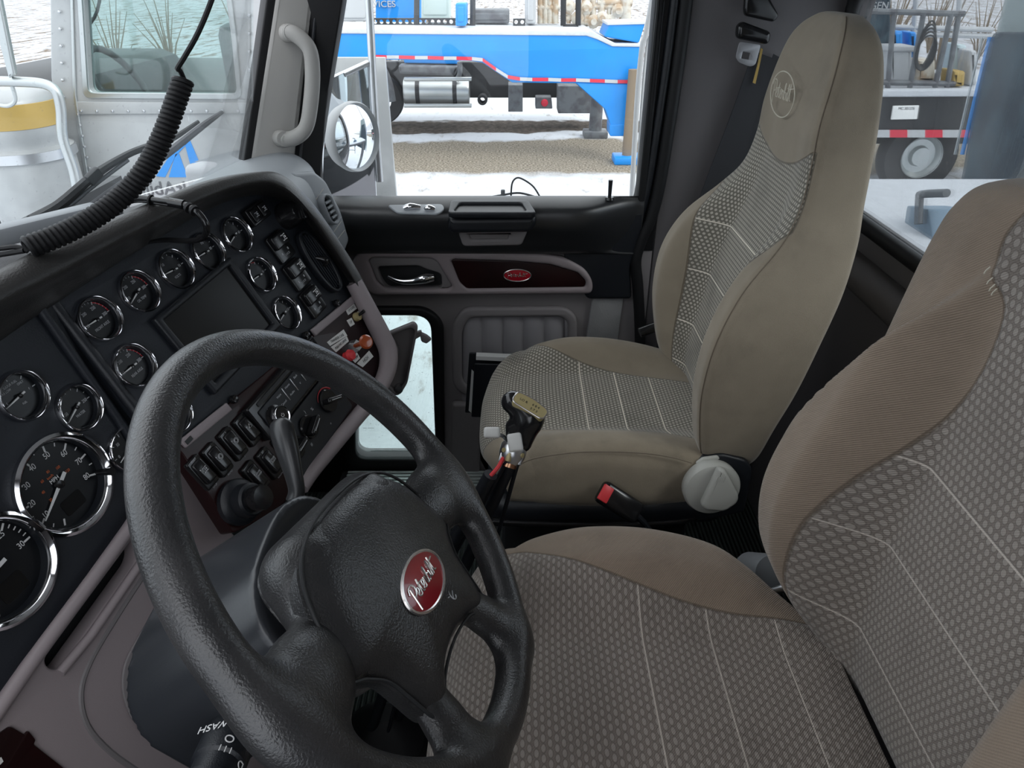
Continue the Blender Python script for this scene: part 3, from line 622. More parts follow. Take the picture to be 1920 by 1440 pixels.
for dv in (-26, 24): 
    p, q = SPn.hit(757, 175+dv, .35), SPn.hit(884, 175+dv, .35); box('step_rail', (p.x, q.y, p.z-.03), (p.x+.12, p.y, p.z+.03), ALU, sv, bev=.01)
slab('chassis', SPn, [S_([(640, 124), (1130, 126), (1130, 195), (640, 195)])], -1.0, -.75, BLK, sv, bev=.02)
slab('exhaust_shroud', SPn, [S_([(745, 124), (858, 126), (852, 144), (748, 140)])], -.5, -.1, STL, sv, bev=.04)
tube('fender', [SPn.hit(u, v, .1) for u, v in [(698, 112), (715, 130), (727, 158), (733, 190)]], .10, STL, sv, seg=10, sub=4)
tube('air_hose', [SPn.hit(u, v, .0) for u, v in [(862, 116), (862, 138), (856, 150)]], .05, STL, sv, seg=10, sub=4)
for u, v, r_ in ((714, 190, .46), (905, 190, .1), (668, 195, .4)):
    c_ = SPn.hit(u, v, -.4); lathe('truck_tyre', Matrix.Translation((c_.x, c_.y, .5)) @ Matrix.Rotation(math.pi/2, 4, 'Y'), [(r_*.5, -.14), (r_*.95, -.14), (r_, -.08), (r_, .08), (r_*.95, .14), (r_*.5, .14)], TIR, sv, seg=32, closed=True)
slab('tool_box', SPn, [S_([(953, 158), (980, 158), (980, 208), (953, 208)], .01)], -.4, .1, STL, sv, bev=.01)
slab('battery_box', SPn, [S_([(1046, 160), (1105, 160), (1128, 190), (1110, 212), (1046, 212)], .02)], -.5, .05, STL, sv, bev=.02)
slab('valve_block', SPn, [S_([(1004, 182), (1034, 182), (1036, 204), (1004, 204)], .02)], -.3, .0, STL, sv, bev=.02)
x, y = SPn.L(1021, 193); lathe('red_light', SPn.M(x, y, 0), [(.001, 0), (.07, 0), (.06, .04), (.001, .05)], RST, sv, seg=20)
# perforated black rails on the trailer deck
rk = thing('deck_rail', 'black perforated rail standing on the trailer deck', 'rail', BP.hit(790, 60, -.9)); RK = BP.off(-.9)
def rail(u0, u1, v0, v1, n):
    holes = []
    for i in range(n):
        u = u0 + (u1-u0)*(i+.5)/n; a_ = RK.L(u, (v0+v1)/2); holes.append(circ(a_[0], a_[1], abs(RK.L(0, v0)[1]-RK.L(0, v1)[1])*.30, 14))
    slab('perforated_bar', RK, [RK.LL([(u0, v0), (u1, v0), (u1, v1), (u0, v1)])] + holes, -.06, 0, BLK, rk, bev=.005)
rail(697, 780, 34, 48, 7); rail(782, 886, 34, 48, 9); rail(962, 985, 35, 48, 2)
for u in (781, 886, 1056, 1084): tube('upright', [RK.hit(u, 48), RK.hit(u+1, -60)], .045, BLK, rk, seg=8)
tube('cross_bar', [RK.hit(1056, 50), RK.hit(1084, 50)], .04, BLK, rk, seg=8)
# grey and white panels, pipework and a silver box behind the deck
zdg = BP.L(800, 53)[1]
clz = lambda L_, z: [(a, max(b, z)) for a, b in L_]
mz = [('control_cabinet', 'grey control cabinet behind the trailer deck', 'cabinet', [(886, 18), (955, 18), (955, 49), (886, 49)], STL, 13.1),
      ('white_post', 'broad white post beside the grey cabinet', 'post', [(985, -40), (1005, -40), (1005, 48), (985, 48)], WHP, 13.0),
      ('window_box', 'pale framed window box on the deck', 'box', [(790, -40), (842, -40), (842, 36), (790, 36)], mat('pale_green_panel', (.50, .60, .57), .4), 13.2),
      ('blue_tank', 'small upright blue tank on the black rail', 'tank', [(854, 6), (874, 6), (874, 49), (854, 49)], BLU, 12.3),
      ('storage_box', 'silver storage box at the far left behind the mirror', 'box', [(640, -40), (690, -40), (690, 46), (640, 46)], WHP, 13.6)]
for nm, lb, ct, pp, m_, X in mz:
    q = Pl((X, 0, ZC), (-1, 0, 0), (0, -1, 0)); o = thing(nm, lb, ct, q.hit(*pp[2])); slab('casing', q, [rnd(clz(q.LL(pp), zdg), .03)], -.5, 0, m_, o, bev=.02)
    slab('face', q, [rnd(clz(q.LL([(pp[0][0]+4, pp[0][1]+6), (pp[1][0]-4, pp[0][1]+6), (pp[1][0]-4, pp[2][1]-8), (pp[0][0]+4, pp[2][1]-8)]), zdg+.05), .03)], 0, .02, m_, o, bev=.01)
QP = Pl((13.4, 0, ZC), (-1, 0, 0), (0, -1, 0)); ps = thing('pipe_stack', 'cream pipework with valves standing on the trailer deck', 'pipes', QP.hit(1100, 66))
for u, r_ in ((1013, .05), (1022, .05), (1031, .05), (1041, .06), (1066, .04), (1098, .07), (1112, .05), (1128, .06), (1142, .04), (1172, .10)):
    tube('pipe', [QP.hit(u, 44), QP.hit(u, -70)], r_, CRM, ps, seg=10)
for u0, u1, v, r_ in ((1008, 1050, 14, .05), (1060, 1150, 12, .05), (1060, 1140, 34, .05), (1090, 1180, 50, .06), (1120, 1185, 5, .06)):
    tube('pipe', [QP.hit(u0, min(v, 42)), QP.hit(u1, min(v, 42))], r_, CRM, ps, seg=10)
for u, v in ((1098, 14), (1128, 34), (1112, 50), (1142, 50), (1066, 13), (1158, 20), (1082, 34)):
    x, y = QP.L(u, min(v, 40)); lathe('valve', QP.M(x, y, .03), [(.001, 0), (.10, 0), (.11, .04), (.05, .07), (.05, .12), (.001, .12)], CRM, ps, seg=12)
# slim white pipe loop at the right edge of the side window
lp_ = Pl((2.5, 0, ZC), (-1, 0, 0), (0, -1, 0)); ex = thing('white_conduit', 'white conduit standing by the rear edge of the side window', 'conduit', lp_.hit(1180, 380))
for k, r_ in ((0, .009), (9, .005)): tube('conduit', [lp_.hit(u+k, v) for u, v in [(1232, -50), (1212, 60), (1204, 90), (1194, 200), (1182, 420)]], r_, WHP, ex, seg=10, sub=4)
hx = thing('air_line', 'thin black air line looping up outside the side window', 'hose', atx(1000, 372, 2.0))
tube('hose', [atx(u, v, 2.0) for u, v in [(958, 372), (960, 345), (968, 334), (980, 336), (1000, 350), (1014, 372)]], .0025, BLK, hx, seg=8, sub=6)
tube('hose', [atx(u, v, 2.0) for u, v in [(905, 372), (940, 366), (975, 362), (1012, 372)]], .003, BLK, hx, seg=8, sub=6)
tube('hose', [atx(958, 372, 2.0), atx(950, 385, 1.9), Vector((1.848, atx(950, 385, 1.9).y, 2.1))], .0025, BLK, hx, seg=8, sub=6)
obj('bracket', boxm(Matrix.Translation(atx(943, 360, 2.0)), .01, .012, .014, .003), STL, hx)
# --- flatbed trailer seen through the rear window, X = 13
FX = 9.8; FP = Pl((FX, 0, ZC), (-1, 0, 0), (0, -1, 0)); F_ = lambda pts, r=.03: rnd(FP.LL(pts), r)
fb = thing('flatbed_trailer', 'black flatbed trailer with red and white tape in the rear window', 'trailer', (FX+1, -8, 0))
slab('side_beam', FP, [F_([(1560, 178), (1990, 176), (1990, 255), (1560, 257)])], -2.0, 0, BLK, fb, bev=.02)
slab('snowy_deck', FP, [F_([(1560, 168), (1990, 166), (1990, 180), (1560, 182)])], -2.0, .03, SNW, fb, bev=.02)
for i in range(9):
    u = 1600 + i*33; slab('reflector', FP, [FP.LL([(u, 243), (u+33, 243), (u+33, 257), (u, 257)])], .01, .03, WHP if i % 2 else RST, fb, bev=0)
slab('data_plate', FP, [F_([(1673, 198), (1722, 197), (1718, 223), (1669, 224)], .01)], .0, .02, LBL, fb, bev=.005)
obj('plate_print', textm(FP.M(*FP.L(1698, 203), .021), 'MC 301276', .045, .002), STL, fb)
slab('chassis', FP, [F_([(1600, 258), (1990, 258), (1990, 300), (1600, 300)])], -1.6, -1.0, BLK, fb, bev=.02)
for u in (1722, 1900):
    c_ = atz(u, 318, 0.0); c_ = Vector((FX+.25, FP.hit(u, 290, -.2).y, .52))
    lathe('trailer_tyre', Matrix.Translation(c_) @ Matrix.Rotation(math.pi/2, 4, 'Y'), [(.27, -.14), (.49, -.14), (.52, -.08), (.52, .08), (.49, .14), (.27, .14)], TIR, fb, seg=36, closed=True)
    lathe('wheel_rim', Matrix.Translation(c_) @ Matrix.Rotation(math.pi/2, 4, 'Y'), [(.28, -.15), (.22, -.06), (.14, -.06), (.12, -.13), (.001, -.13), (.001, .1), (.28, .1)], ALU, fb, seg=28, closed=True)
rk2 = thing('deck_rack', 'grey steel rack frame with upright bars on the flatbed', 'rack', FP.hit(1740, 160, .1)); F2 = FP.off(-.12)
for a_, b_ in (((1600, 20), (1808, 26)), ((1600, 153), (1790, 157))): tube('rack_bar', [F2.hit(*a_), F2.hit(*b_)], .034, STL, rk2, seg=8)
for u0, u1 in ((1676, 1664), (1732, 1705), (1784, 1752), (1798, 1775)): tube('rack_upright', [F2.hit(u0, 22), F2.hit(u1, 167)], .034, STL, rk2, seg=8)
co_ = thing('cable_coil', 'coil of black cable hanging on the steel rack', 'cable', F2.hit(1735, 130, .1))
for k in range(5):
    c0 = F2.L(1733 - k*.8, 82 + k*4, .0); tube('cable_loop', [F2.W(c0[0]+(.085+.009*k)*math.cos(t*.3142), c0[1]+(.26-.015*k)*math.sin(t*.3142), .04+.01*k) for t in range(20)], .012, BLK, co_, seg=6, closed=True, sub=2)
zdk = FP.L(1700, 168)[1] + .02
for nm, lb, ct, pp, m_, dz in (('white_crate', 'white crate with lid on the flatbed behind the rack', 'crate', [(1668, 88), (1712, 88), (1706, 140), (1664, 140)], WHP, -.3),
      ('blue_barrel', 'bright blue barrel behind the rack, left of the pair', 'barrel', [(1672, 58), (1694, 58), (1688, 90), (1668, 90)], BLU, -.78),
      ('blue_barrel', 'bright blue barrel behind the rack, right of the pair', 'barrel', [(1706, 60), (1720, 60), (1714, 90), (1700, 90)], BLU, -.78),
      ('electrical_box', 'pale box with red switch mounted on the flatbed', 'box', [(1794, 82), (1814, 84), (1808, 126), (1782, 130)], mat('pale_blue_box', (.50, .60, .62), .5), -.5),
      ('white_box', 'white box standing right of the box with red switch', 'box', [(1820, 95), (1834, 95), (1828, 130), (1812, 130)], WHP, -.2),
      ('yellow_bucket', 'yellow-brown bucket on the flatbed under the pale box', 'bucket', [(1788, 132), (1812, 134), (1806, 158), (1782, 156)], YEL, -.1),
      ('generator_cabinet', 'dark navy cabinet with white lettering on the flatbed', 'cabinet', [(1622, -40), (1672, -40), (1664, 60), (1616, 60)], NVY, -.7),
      ('tan_tank', 'tan tank standing on the flatbed behind the cable coil', 'tank', [(1722, 112), (1755, 112), (1750, 160), (1712, 160)], CRM, -.5)):
    q = FP.off(dz); o = thing(nm, lb, ct, q.hit(*pp[2]), 'blue barrels on the flatbed' if 'barrel' in nm else None); slab('body', q, [rnd(clz(q.LL(pp[:2] + [(pp[2][0], 175), (pp[3][0], 175)]), zdk), .03)], -.35, 0, m_, o, bev=.05)
    if nm == 'white_crate': slab('lid', q, [rnd(q.LL([(1666, 86), (1716, 86), (1714, 97), (1664, 97)]), .02)], -.37, .03, WHP, o, bev=.02)
    if 'electrical' in nm: slab('red_switch', q, [rnd(q.LL([(1803, 96), (1809, 96), (1804, 110), (1798, 110)]), .03)], .0, .05, RST, o, bev=.01)
    if 'generator' in nm: obj('lettering', textm(q.M(*q.L(1655, 11), .005), 'GEN 3', .12, .004), WHP, o)
# white pipe railings across the flatbed
wrl = thing('white_railing', 'white pipe railing running behind the steel rack', 'railing', FP.hit(1750, 60, -1.2)); F3 = FP.off(-1.2)
for v in (50, 62): tube('railing_pipe', [F3.hit(1640, v), F3.hit(1860, v+6)], .035, WHP, wrl, seg=8)
for u in (1660, 1712, 1794): tube('railing_post', [F3.hit(u, 60), F3.hit(u+10, -60)], .035, WHP, wrl, seg=8)
# near items behind our cab: navy panel with blue edge, snow covered deck, blue grey bracket box
NPn = Pl((0, -1.35, ZC), (.25, 1, 0), (1, 0, 0))
nv = thing('headache_rack', 'dark navy rack panel with blue edge close behind the cab', 'rack', NPn.hit(1850, 340)); N_ = lambda p, r=.01: rnd(NPn.LL(p), r)
zdp = 2.062 - ZC
slab('panel', NPn, [clz(N_([(1862, 60), (1960, 60), (1960, 560), (1765, 560), (1790, 400), (1840, 120)], .03), zdp)], -.04, 0, NVY, nv, bev=.01)
slab('frame_plate', NPn, [clz(N_([(1880, -60), (1990, -60), (1990, 560), (1740, 560), (1770, 400), (1850, 60)], .01), zdp)], -.06, -.041, mat('grey_green_plate', (.22, .27, .27), .5), nv, bev=.005)
tube('blue_edge', [NPn.hit(u, v, .0) for u, v in [(1856, 70), (1832, 170), (1804, 290)]], .010, BLU, nv, seg=10)
tube('bright_edge', [NPn.hit(u, v, .01) for u, v in [(1842, 70), (1818, 170), (1790, 290)]], .006, ALU, nv, seg=10)
dk = thing('snowy_deck_plate', 'snow covered deck plate behind the cab under the rear window', 'deck', (2.2, -1.8, 1.9))
box('plate', (1.3, -3.6, 1.98), (2.78, -1.0, 2.02), STL, dk, bev=.01); box('snow_layer', (1.32, -3.55, 2.02), (2.76, -1.02, 2.05), SNW, dk, bev=.015)
box('plate_leg', (1.4, -3.5, 0), (1.55, -3.35, 1.98), STL, dk); box('plate_leg', (2.6, -1.3, 0), (2.75, -1.15, 1.98), STL, dk); box('plate_leg', (1.4, -1.3, 0), (1.55, -1.15, 1.98), STL, dk)
KP = Pl((0, -1.25, ZC), (0, 1, 0), (1, 0, 0)); kb = thing('bracket_box', 'blue-grey steel box with pipe elbow behind the rear window', 'box', KP.hit(1720, 500))
slab('box_side', KP, [clz(rnd(KP.LL([(1700, 385), (1740, 392), (1760, 520), (1680, 520)]), .01), zdp-.01)], -.12, 0, mat('blue_grey_steel', (.16, .23, .30), .5), kb, bev=.005)
tube('pipe_elbow', [KP.hit(u, v, .02) for u, v in [(1722, 420), (1724, 372), (1730, 364), (1775, 362)]], .012, STL, kb, seg=10, sub=4)
# brush and scrub on the far slope
random.seed(11)
for k in range(26):
    x = 19.5 + (k % 4)*3.2; y = (-6.5 - (k//4)*3.0) if k < 16 else (3.2 + ((k-16)//4)*3.4); bmv = []
    for j in range(16):
        a = random.uniform(0, 6.28); h_ = random.uniform(.8, 2.6); l_ = random.uniform(.1, .8)
        bmv.append(tubem([(x, y, 0), (x+l_*.4*math.cos(a), y+l_*.4*math.sin(a), h_*.55), (x+l_*math.cos(a), y+l_*math.sin(a), h_)], [.03, .02, .006], 4))
    o = obj('bare_bush', join(bmv), BRN, None, 'leafless brown bush on the snowy slope seen through the rear window' if k < 16 else 'leafless brown bush on the snowy ground seen past the silver truck', 'bush', 'leafless bushes beyond the flatbed' if k < 16 else 'leafless bushes beyond the silver truck')
# ================================================================ dashboard
nC = Vector((-.29343, -.85596, .42571)).normalized(); nD = Vector((-.26386, -.92516, .27288)).normalized()
PC = Pl(CAM - nC*.85197, nC); PD = Pl(CAM - nD*.81206, nD)
DSH = mat('dash_black_vinyl', (.016, .019, .025), .5, spec=.4, bmp=(420, .35, 2, .0010))
BRW = mat('dash_brow_vinyl', (.030, .029, .028), .42, spec=.5, bmp=(420, .45, 2, .0012))
dash = thing('dashboard', 'black truck dashboard with chrome rimmed gauges, taupe trim and cherry wood switch panel', 'dashboard', (.95, .5, 1.9))
hP = -.006
def onC(u, v, h=0): return PC.hit(u, v, h)
# panels
cp = PC.LL([(96, 572), (262, 778), (330, 842), (440, 752), (690, 556), (664, 520), (620, 440), (575, 385), (520, 340), (440, 340), (320, 400), (180, 470), (70, 545)], hP)
GC = [(190, 596), (265, 545), (333, 503), (393, 470), (447, 439), (256, 684), (493, 514), (540, 586), (326, 772)]; GDs = [(47, 741, .0302), (153, 763, .0302), (127, 907, .0628), (5, 1070, .0640)]
slab('center_panel', PC, [rnd(cp, .008)] + [circ(*PC.L(*q), .0272, 28) for q in GC], -.03, hP, DSH, dash, bev=.004)
dp = PD.LL([(96, 560), (262, 800), (246, 960), (246, 985), (-60, 1440), (-300, 1400), (-200, 620), (30, 520)], hP)
slab('cluster_panel', PD, [rnd(dp, .008)] + [circ(*PD.L(u, v), r_*.9, 36) for u, v, r_ in GDs], -.04, hP, DSH, dash, bev=.004)
tube('panel_ridge', [PD.hit(u, v, -.002) for u, v in [(62, 560), (90, 600), (150, 685), (225, 790), (250, 830)]], .006, DSH, dash, seg=10, sub=3)
tube('panel_ridge', [PC.hit(u, v, -.010) for u, v in [(96, 566), (150, 635), (210, 712), (262, 780)]], .008, PLB, dash, seg=10, sub=3)
# brow: padded hood looping over the panels (rails: panel edge, crest, top, back)
rA = [(-160, 760), (0, 640), (100, 572), (250, 475), (400, 388), (480, 366), (530, 378), (572, 412), (640, 508), (672, 552), (700, 600)]
rB = [(-160, 660), (0, 560), (90, 515), (240, 438), (385, 368), (470, 341), (520, 344), (570, 384), (634, 474), (668, 530), (700, 590)]
rC = [(-160, 590), (0, 505), (95, 455), (235, 400), (372, 345), (470, 327), (528, 332), (580, 378), (643, 468), (678, 527), (706, 586)]
P = []
for i in range(len(rA)):
    a = PC.hit(*rA[i], -.006); b = PC.hit(*rB[i], .055 if i < 8 else .030 - .005*(i-8)); c_ = PC.hit(*rC[i], .03 if i < 8 else .016)
    m1 = (a+b)/2 - Vector((0, 0, .003)); d_ = c_ + (Vector((.03, .05, -.085)) if i < 7 else Vector((.012, .08, -.02)))
    e_ = d_ + Vector((.02, .04, -.08)); P.append([a + Vector((0, .05, 0)), a, m1, b, c_, d_, e_])
def smooth2(P, nu, nv, cu=False):
    R = [[q for q in cat_(r, nv, False)] for r in P]; T = list(zip(*R)); T = [cat_(list(t), nu, cu) for t in T]; return [list(r) for r in zip(*T)]
obj('brow', grid(smooth2(P, 6, 5)), BRW, dash, ang=70)
# dash top running forward to the windshield
tp = [(-.04, .60), (.5, .60), (.95, .57), (1.25, .50), (1.70, .48), (1.70, .595), (.75, 1.03), (-.04, 1.05)]
obj('dash_top', slabm(Matrix.Translation((0, 0, ZC-.40)), [rnd(tp, .03)], -.05, 0, .012), BRW, dash)
# passenger end of the dash with its side vent
EP = Pl(CAM + Vector((1.62, .445, -.45)), (-.30, -.93, .18), (1, -.3, 0))
ends = []
for x, dy in ((1.14, 0), (1.3, 0), (1.5, .0), (1.66, .01), (1.715, .03), (1.73, .08)):
    k = (x-1.14)/.59; ends.append([Vector((x, y+dy - .02*k, ZC+z)) for y, z in ((.70, -.40), (.60, -.375), (.53, -.372), (.485, -.39), (.462, -.43), (.448, -.52), (.455, -.62), (.50, -.66), (.70, -.66))])
obj('passenger_dash', grid(smooth2(ends, 4, 4), cap=False), SLV, dash, ang=60)
vo = rnd(EP.LL([(608, 362), (622, 364), (641, 408), (636, 422), (622, 418), (606, 380)], .02), .010)
vi = rnd(EP.LL([(611, 367), (620, 369), (637, 408), (633, 417), (624, 414), (609, 380)], .02), .008)
vent = slab('side_vent', EP, [vo, vi], .0, .02, SLV, dash, bev=.004); slab('vent_cavity', EP, [vi], .0, .006, BLK, vent, bev=0)
for k in range(5): p, q = EP.hit(609+k*4.6, 382+k*9, .014), EP.hit(622+k*4.2, 374+k*8.5, .014); tube('vent_blade', [p, q], .0035, SLV, vent, seg=8)
slab('end_cap', EP, [rnd(EP.LL([(548, 322), (590, 320), (612, 337), (640, 393), (657, 450), (647, 476), (625, 452), (583, 395), (552, 352)], .004), .012)], -.09, .004, SLV, dash, bev=.010)
for (a, b) in (((583, 388), (606, 354)), ((622, 440), (640, 415)), ((630, 452), (646, 432))): tube('end_seam', [EP.hit(*a, .0035), EP.hit(*b, .0035)], .0016, LGR, dash, seg=6)
# gauges
def gauge(pl, u, v, R, tip, hub, rec, major, minor, text=None, red=None, a0=180, a1=0, nums=(), ts=.0052, big=False, label=None):
    x, y = pl.L(u, v); M = pl.M(x, y, 0)
    g = lathe('gauge', M, [(R*.84, rec), (R*.84, -.004), (R*.87, .0), (R*.93, .0025), (R*.99, .0), (R, -.006), (R*.98, -.010), (R*.86, -.012)], CHR, dash, seg=64, closed=True, label=label)
    lathe('dial', M, [(.0001, rec+.0001), (R*.85, rec+.0002), (R*.85, rec-.002), (.0001, rec-.002)], DIA, g, seg=48)
    lathe('gauge_wall', M, [(R*.845, rec), (R*.835, rec), (R*.835, -.005), (R*.845, -.005)], PLB, g, seg=48, closed=True)
    ms = []; z = rec + .0006; r0 = R*.80
    def tick(a, l, w_):
        a = math.radians(a); T = M @ Matrix.Translation((math.cos(a)*(r0-l/2), math.sin(a)*(r0-l/2), z)) @ Matrix.Rotation(a, 4, 'Z'); ms.append(boxm(T, l, w_, .0003, 0))
    for i in range(major):
        tick(a0 + (a1-a0)*i/(major-1), R*.13, R*.035)
        if i < major-1:
            for j in range(1, minor): tick(a0 + (a1-a0)*(i+j/minor)/(major-1), R*.07, R*.02)
    for i, s in enumerate(nums):
        a = math.radians(a0 + (a1-a0)*i/(len(nums)-1)); rr = R*(.60 if big else .52)
        if s: ms.append(textm(M @ Matrix.Translation((math.cos(a)*rr, math.sin(a)*rr, z)), s, ts*(2.0 if big else 1.15), .0001, sx=.8))
    if text: 
        for i, t in enumerate(text): ms.append(textm(M @ Matrix.Translation((R*.05, -R*(.34+.26*i), z)), t, ts, .0001, sx=.8))
    if ms: obj('dial_marks', join(ms), WHT if big else GRP, g)
    if red:
        A_ = [math.radians(a) for a in np.linspace(red[0], red[1], 12)]; obj('red_zone', slabm(M, [[(math.cos(a)*r0*.985, math.sin(a)*r0*.985) for a in A_] + [(math.cos(a)*r0*.93, math.sin(a)*r0*.93) for a in A_[::-1]]], z-.0003, z+.0001, 0), RDP, g)
    h0 = pl.L(*hub, rec+.003); t0 = pl.L(*tip, rec+.003); an = math.atan2(t0[1]-h0[1], t0[0]-h0[0]); L_ = R*.72
    nd = slabm(M @ Matrix.Rotation(an, 4, 'Z'), [[(-R*.25, -R*.035), (0, -R*.035), (L_, -R*.01), (L_, R*.01), (0, R*.035), (-R*.25, R*.035)]], rec+.003, rec+.0040, 0); obj('needle', nd, WHT, g)
    lathe('needle_hub', M, [(.0001, rec+.001), (R*.09, rec+.001), (R*.08, rec+.0055), (.0001, rec+.006)], PLG, g, seg=16)
    return g, M
G = gauge; rc = -.012
G(PC, 190, 596, .0302, (163, 609), (190, 592), rc, 4, 5, ['FRONT AXLE'], (60, 2), nums=('150', '200', '250', '300'))
G(PC, 265, 545, .0302, (251, 568), (264, 545), rc, 4, 5, ['OIL TEMP'], (60, 2), nums=('150', '200', '250', '300'))
G(PC, 333, 503, .0302, (313, 515), (333, 505), rc, 5, 2, ['VOLTS'], nums=('8', '10', '', '16'))
G(PC, 393, 470, .0302, (376, 480), (393, 470), rc, 5, 2, None, nums=('0', '', 'PSI', '80'))
G(PC, 447, 439, .0302, (437, 455), (446, 440), rc, 5, 2, None, nums=('0', '', '', '60'))
G(PC, 256, 684, .0302, (232, 703), (256, 684), rc, 4, 5, ['REAR AXLE'], (60, 2), nums=('150', '200', '250', '300'))
G(PC, 493, 514, .0302, (480, 526), (493, 517), rc, 4, 3, None, (150, 60), nums=('C', '', 'H'))
G(PC, 540, 586, .0302, (530, 601), (538, 588), rc, 5, 2, None, nums=('0', '', '', '150'))
G(PC, 326, 772, .0302, (310, 790), (326, 772), rc, 5, 2)
G(PD, 47, 741, .0302, (24, 762), (46, 741), rc, 5, 1, ['FUEL'], nums=('E', 'ULTRA LOW', 'SULFUR FUEL', 'ONLY', 'F'), ts=.0034)
G(PD, 153, 763, .0302, (142, 784), (153, 763), rc, 5, 2, ['WATER'], nums=('100', '', '', '250'))
G(PD, 243, 842, .0302, (228, 866), (243, 842), -.004, 5, 2, ['OIL'], nums=('0', '50', '', '100'))
g, M = G(PD, 127, 907, .0628, (96, 972), (122, 905), -.017, 9, 2, None, None, 242, -26, ('', '10', '20', '30', '40', '50', '60', '70', '80'), .0052, True, label='large speedometer reading MPH')
ms = []
for i, s in enumerate(('20', '40', '60', '80', '100', '120')):
    a = math.radians(205 - 38*i); ms.append(textm(M @ Matrix.Translation((math.cos(a)*.0200, math.sin(a)*.0200, -.0164)), s, .0050, .0001, sx=.8))
ms.append(textm(M @ Matrix.Translation((-.002, .0135, -.0164)), 'km/h', .0045, .0001)); obj('km_numerals', join(ms), ORP, g, label='orange km/h numerals')
obj('unit_lettering', textm(M @ Matrix.Translation((0, .0075, -.0164)), 'MPH', .0075, .0001, sx=.85), WHT, g)
obj('odometer_window', slabm(M, [rnd([(-.014, -.040), (.016, -.040), (.016, -.020), (-.014, -.020)], .004)], -.0168, -.0160, 0), SCR, g)
tube('reset_knob', [M @ Vector((.048, -.022, -.016)), M @ Vector((.048, -.022, .010))], [.0035, .0055], PLG, g, seg=14)
g, M = G(PD, 5, 1070, .0640, (-40, 1120), (5, 1070), -.017, 7, 5, None, None, 240, 0, ('0', '5', '10', '15', '20', '25', '30'), .0052, True, label='large tachometer at the left edge of the cluster')
obj('odometer_window', slabm(M, [rnd([(-.012, -.042), (.020, -.042), (.020, -.018), (-.012, -.018)], .004)], -.0168, -.0160, 0), SCR, g)
# display screen in its bevelled frame
sx0, sy0 = PC.L(284, 600); sc = [(sx0, sy0), (PC.L(440, 503)[0]+.004, sy0), (PC.L(440, 503)[0]+.004, -.285), (sx0, -.285)]
si = [(sc[0][0]+.012, sc[0][1]-.010), (sc[1][0]-.012, sc[1][1]-.010), (sc[1][0]-.012, -.272), (sc[0][0]+.012, -.272)]
scr = slab('screen_frame', PC, [rnd(sc, .003), rnd(si, .002)], hP, .006, PLB, dash, bev=.004)
slab('screen', PC, [rnd(si, .002)], hP, -.001, SCR, scr, bev=0)
# round knob, double switch, three dog-clutch switches, oval vent
x, y = PC.L(539, 404); lathe('rotary_knob', PC.M(x, y), [(.0001, hP), (.024, hP), (.023, .004), (.020, .008), (.019, .026), (.017, .030), (.0001, .031)], PLG, dash, seg=32)
obj('knob_grip', boxm(PC.M(x, y, .034, math.radians(70)), .036, .009, .012, .003), PLG, dash)
def plate_(x, y, w_, h_, z0, z1, m, nm, par, r=.004, bev=.002): return slab(nm, PC, [rnd([(x-w_/2, y-h_/2), (x+w_/2, y-h_/2), (x+w_/2, y+h_/2), (x-w_/2, y+h_/2)], r)], z0, z1, m, par, bev=bev)
def ico(par, x, y, s, kind, pl=PC, z=.0125, m=None):
    ms = []
    if kind == 'axle':
        for a, b, w_, h_ in ((-.3, .35, .28, .12), (.3, .35, .28, .12), (0, .35, .5, .05), (-.3, -.35, .28, .12), (.3, -.35, .28, .12), (0, -.35, .5, .05), (0, 0, .06, .7), (.28, 0, .2, .3)):
            ms.append(boxm(pl.M(x+a*s, y+b*s, z), w_*s, h_*s, .0004, 0))
    elif kind == 'ring':
        for r_ in (.28, .45): ms.append(tubem([pl.W(x+math.cos(t*.3142)*r_*s, y+math.sin(t*.3142)*r_*s, z) for t in range(20)], s*.035, 5, True))
    elif kind == 'up' or kind == 'down':
        k = 1 if kind == 'up' else -1; ms.append(tubem([pl.W(x + a*s, y + b*s*k, z) for a, b in ((-.4, -.35), (.4, -.35), (0, .4))], s*.04, 5, True))
    elif kind == 'power':
        ms.append(tubem([pl.W(x+math.sin(t)*.35*s, y-.0+math.cos(t)*.35*s, z) for t in np.linspace(.7, 5.6, 14)], s*.045, 5)); ms.append(tubem([pl.W(x, y+.05*s, z), pl.W(x, y+.45*s, z)], s*.045, 5))
    obj('icon', join(ms), m or WHT, par)
x, y = PC.L(481, 400, 0); b_ = plate_(x, y, .052, .030, hP, .006, PLG, 'double_switch', dash)
for k in (-.012, .012): r_ = plate_(x+k, y, .020, .022, .006, .010, PLG, 'switch_button', b_, .003); ico(r_, x+k, y, .009, 'axle', z=.0103, m=GRP)
for (u, v) in ((519, 452), (550, 505), (580, 556)):
    x, y = PC.L(u, v); b_ = plate_(x+.002, y-.011, .046, .050, hP, .001, PLG, 'guarded_switch', dash, .005)
    r_ = plate_(x, y, .040, .024, .001, .011, PLG, 'rocker', b_, .004, .003); ico(r_, x+.008, y, .013, 'axle', z=.0113)
    ico(r_, x-.012, y+.004, .004, 'down', z=.0113, m=GRP)
    obj('switch_marks', join([boxm(PC.M(x-.008, y-.022, .0013), .003, .004, .0004, 0), boxm(PC.M(x+.012, y-.020, .0013), .0025, .004, .0004, 0), textm(PC.M(x+.004, y-.027, .0012), 'LOCK', .005, .0001)]), GRP, b_)
ov = [(1.012 + math.copysign(.026, math.cos(t))*abs(math.cos(t))**.8, -.256 + .062*math.sin(t)) for t in np.linspace(0, 6.2832, 48, endpoint=False)]
oi = [(1.012 + (a-1.012)*.84, -.256 + (b+.256)*.92) for a, b in ov]
vt = slab('air_vent', PC, [ov, oi], hP, .008, PLB, dash, bev=.004); slab('vent_cavity', PC, [oi], hP, -.004, BLK, vt, bev=0)
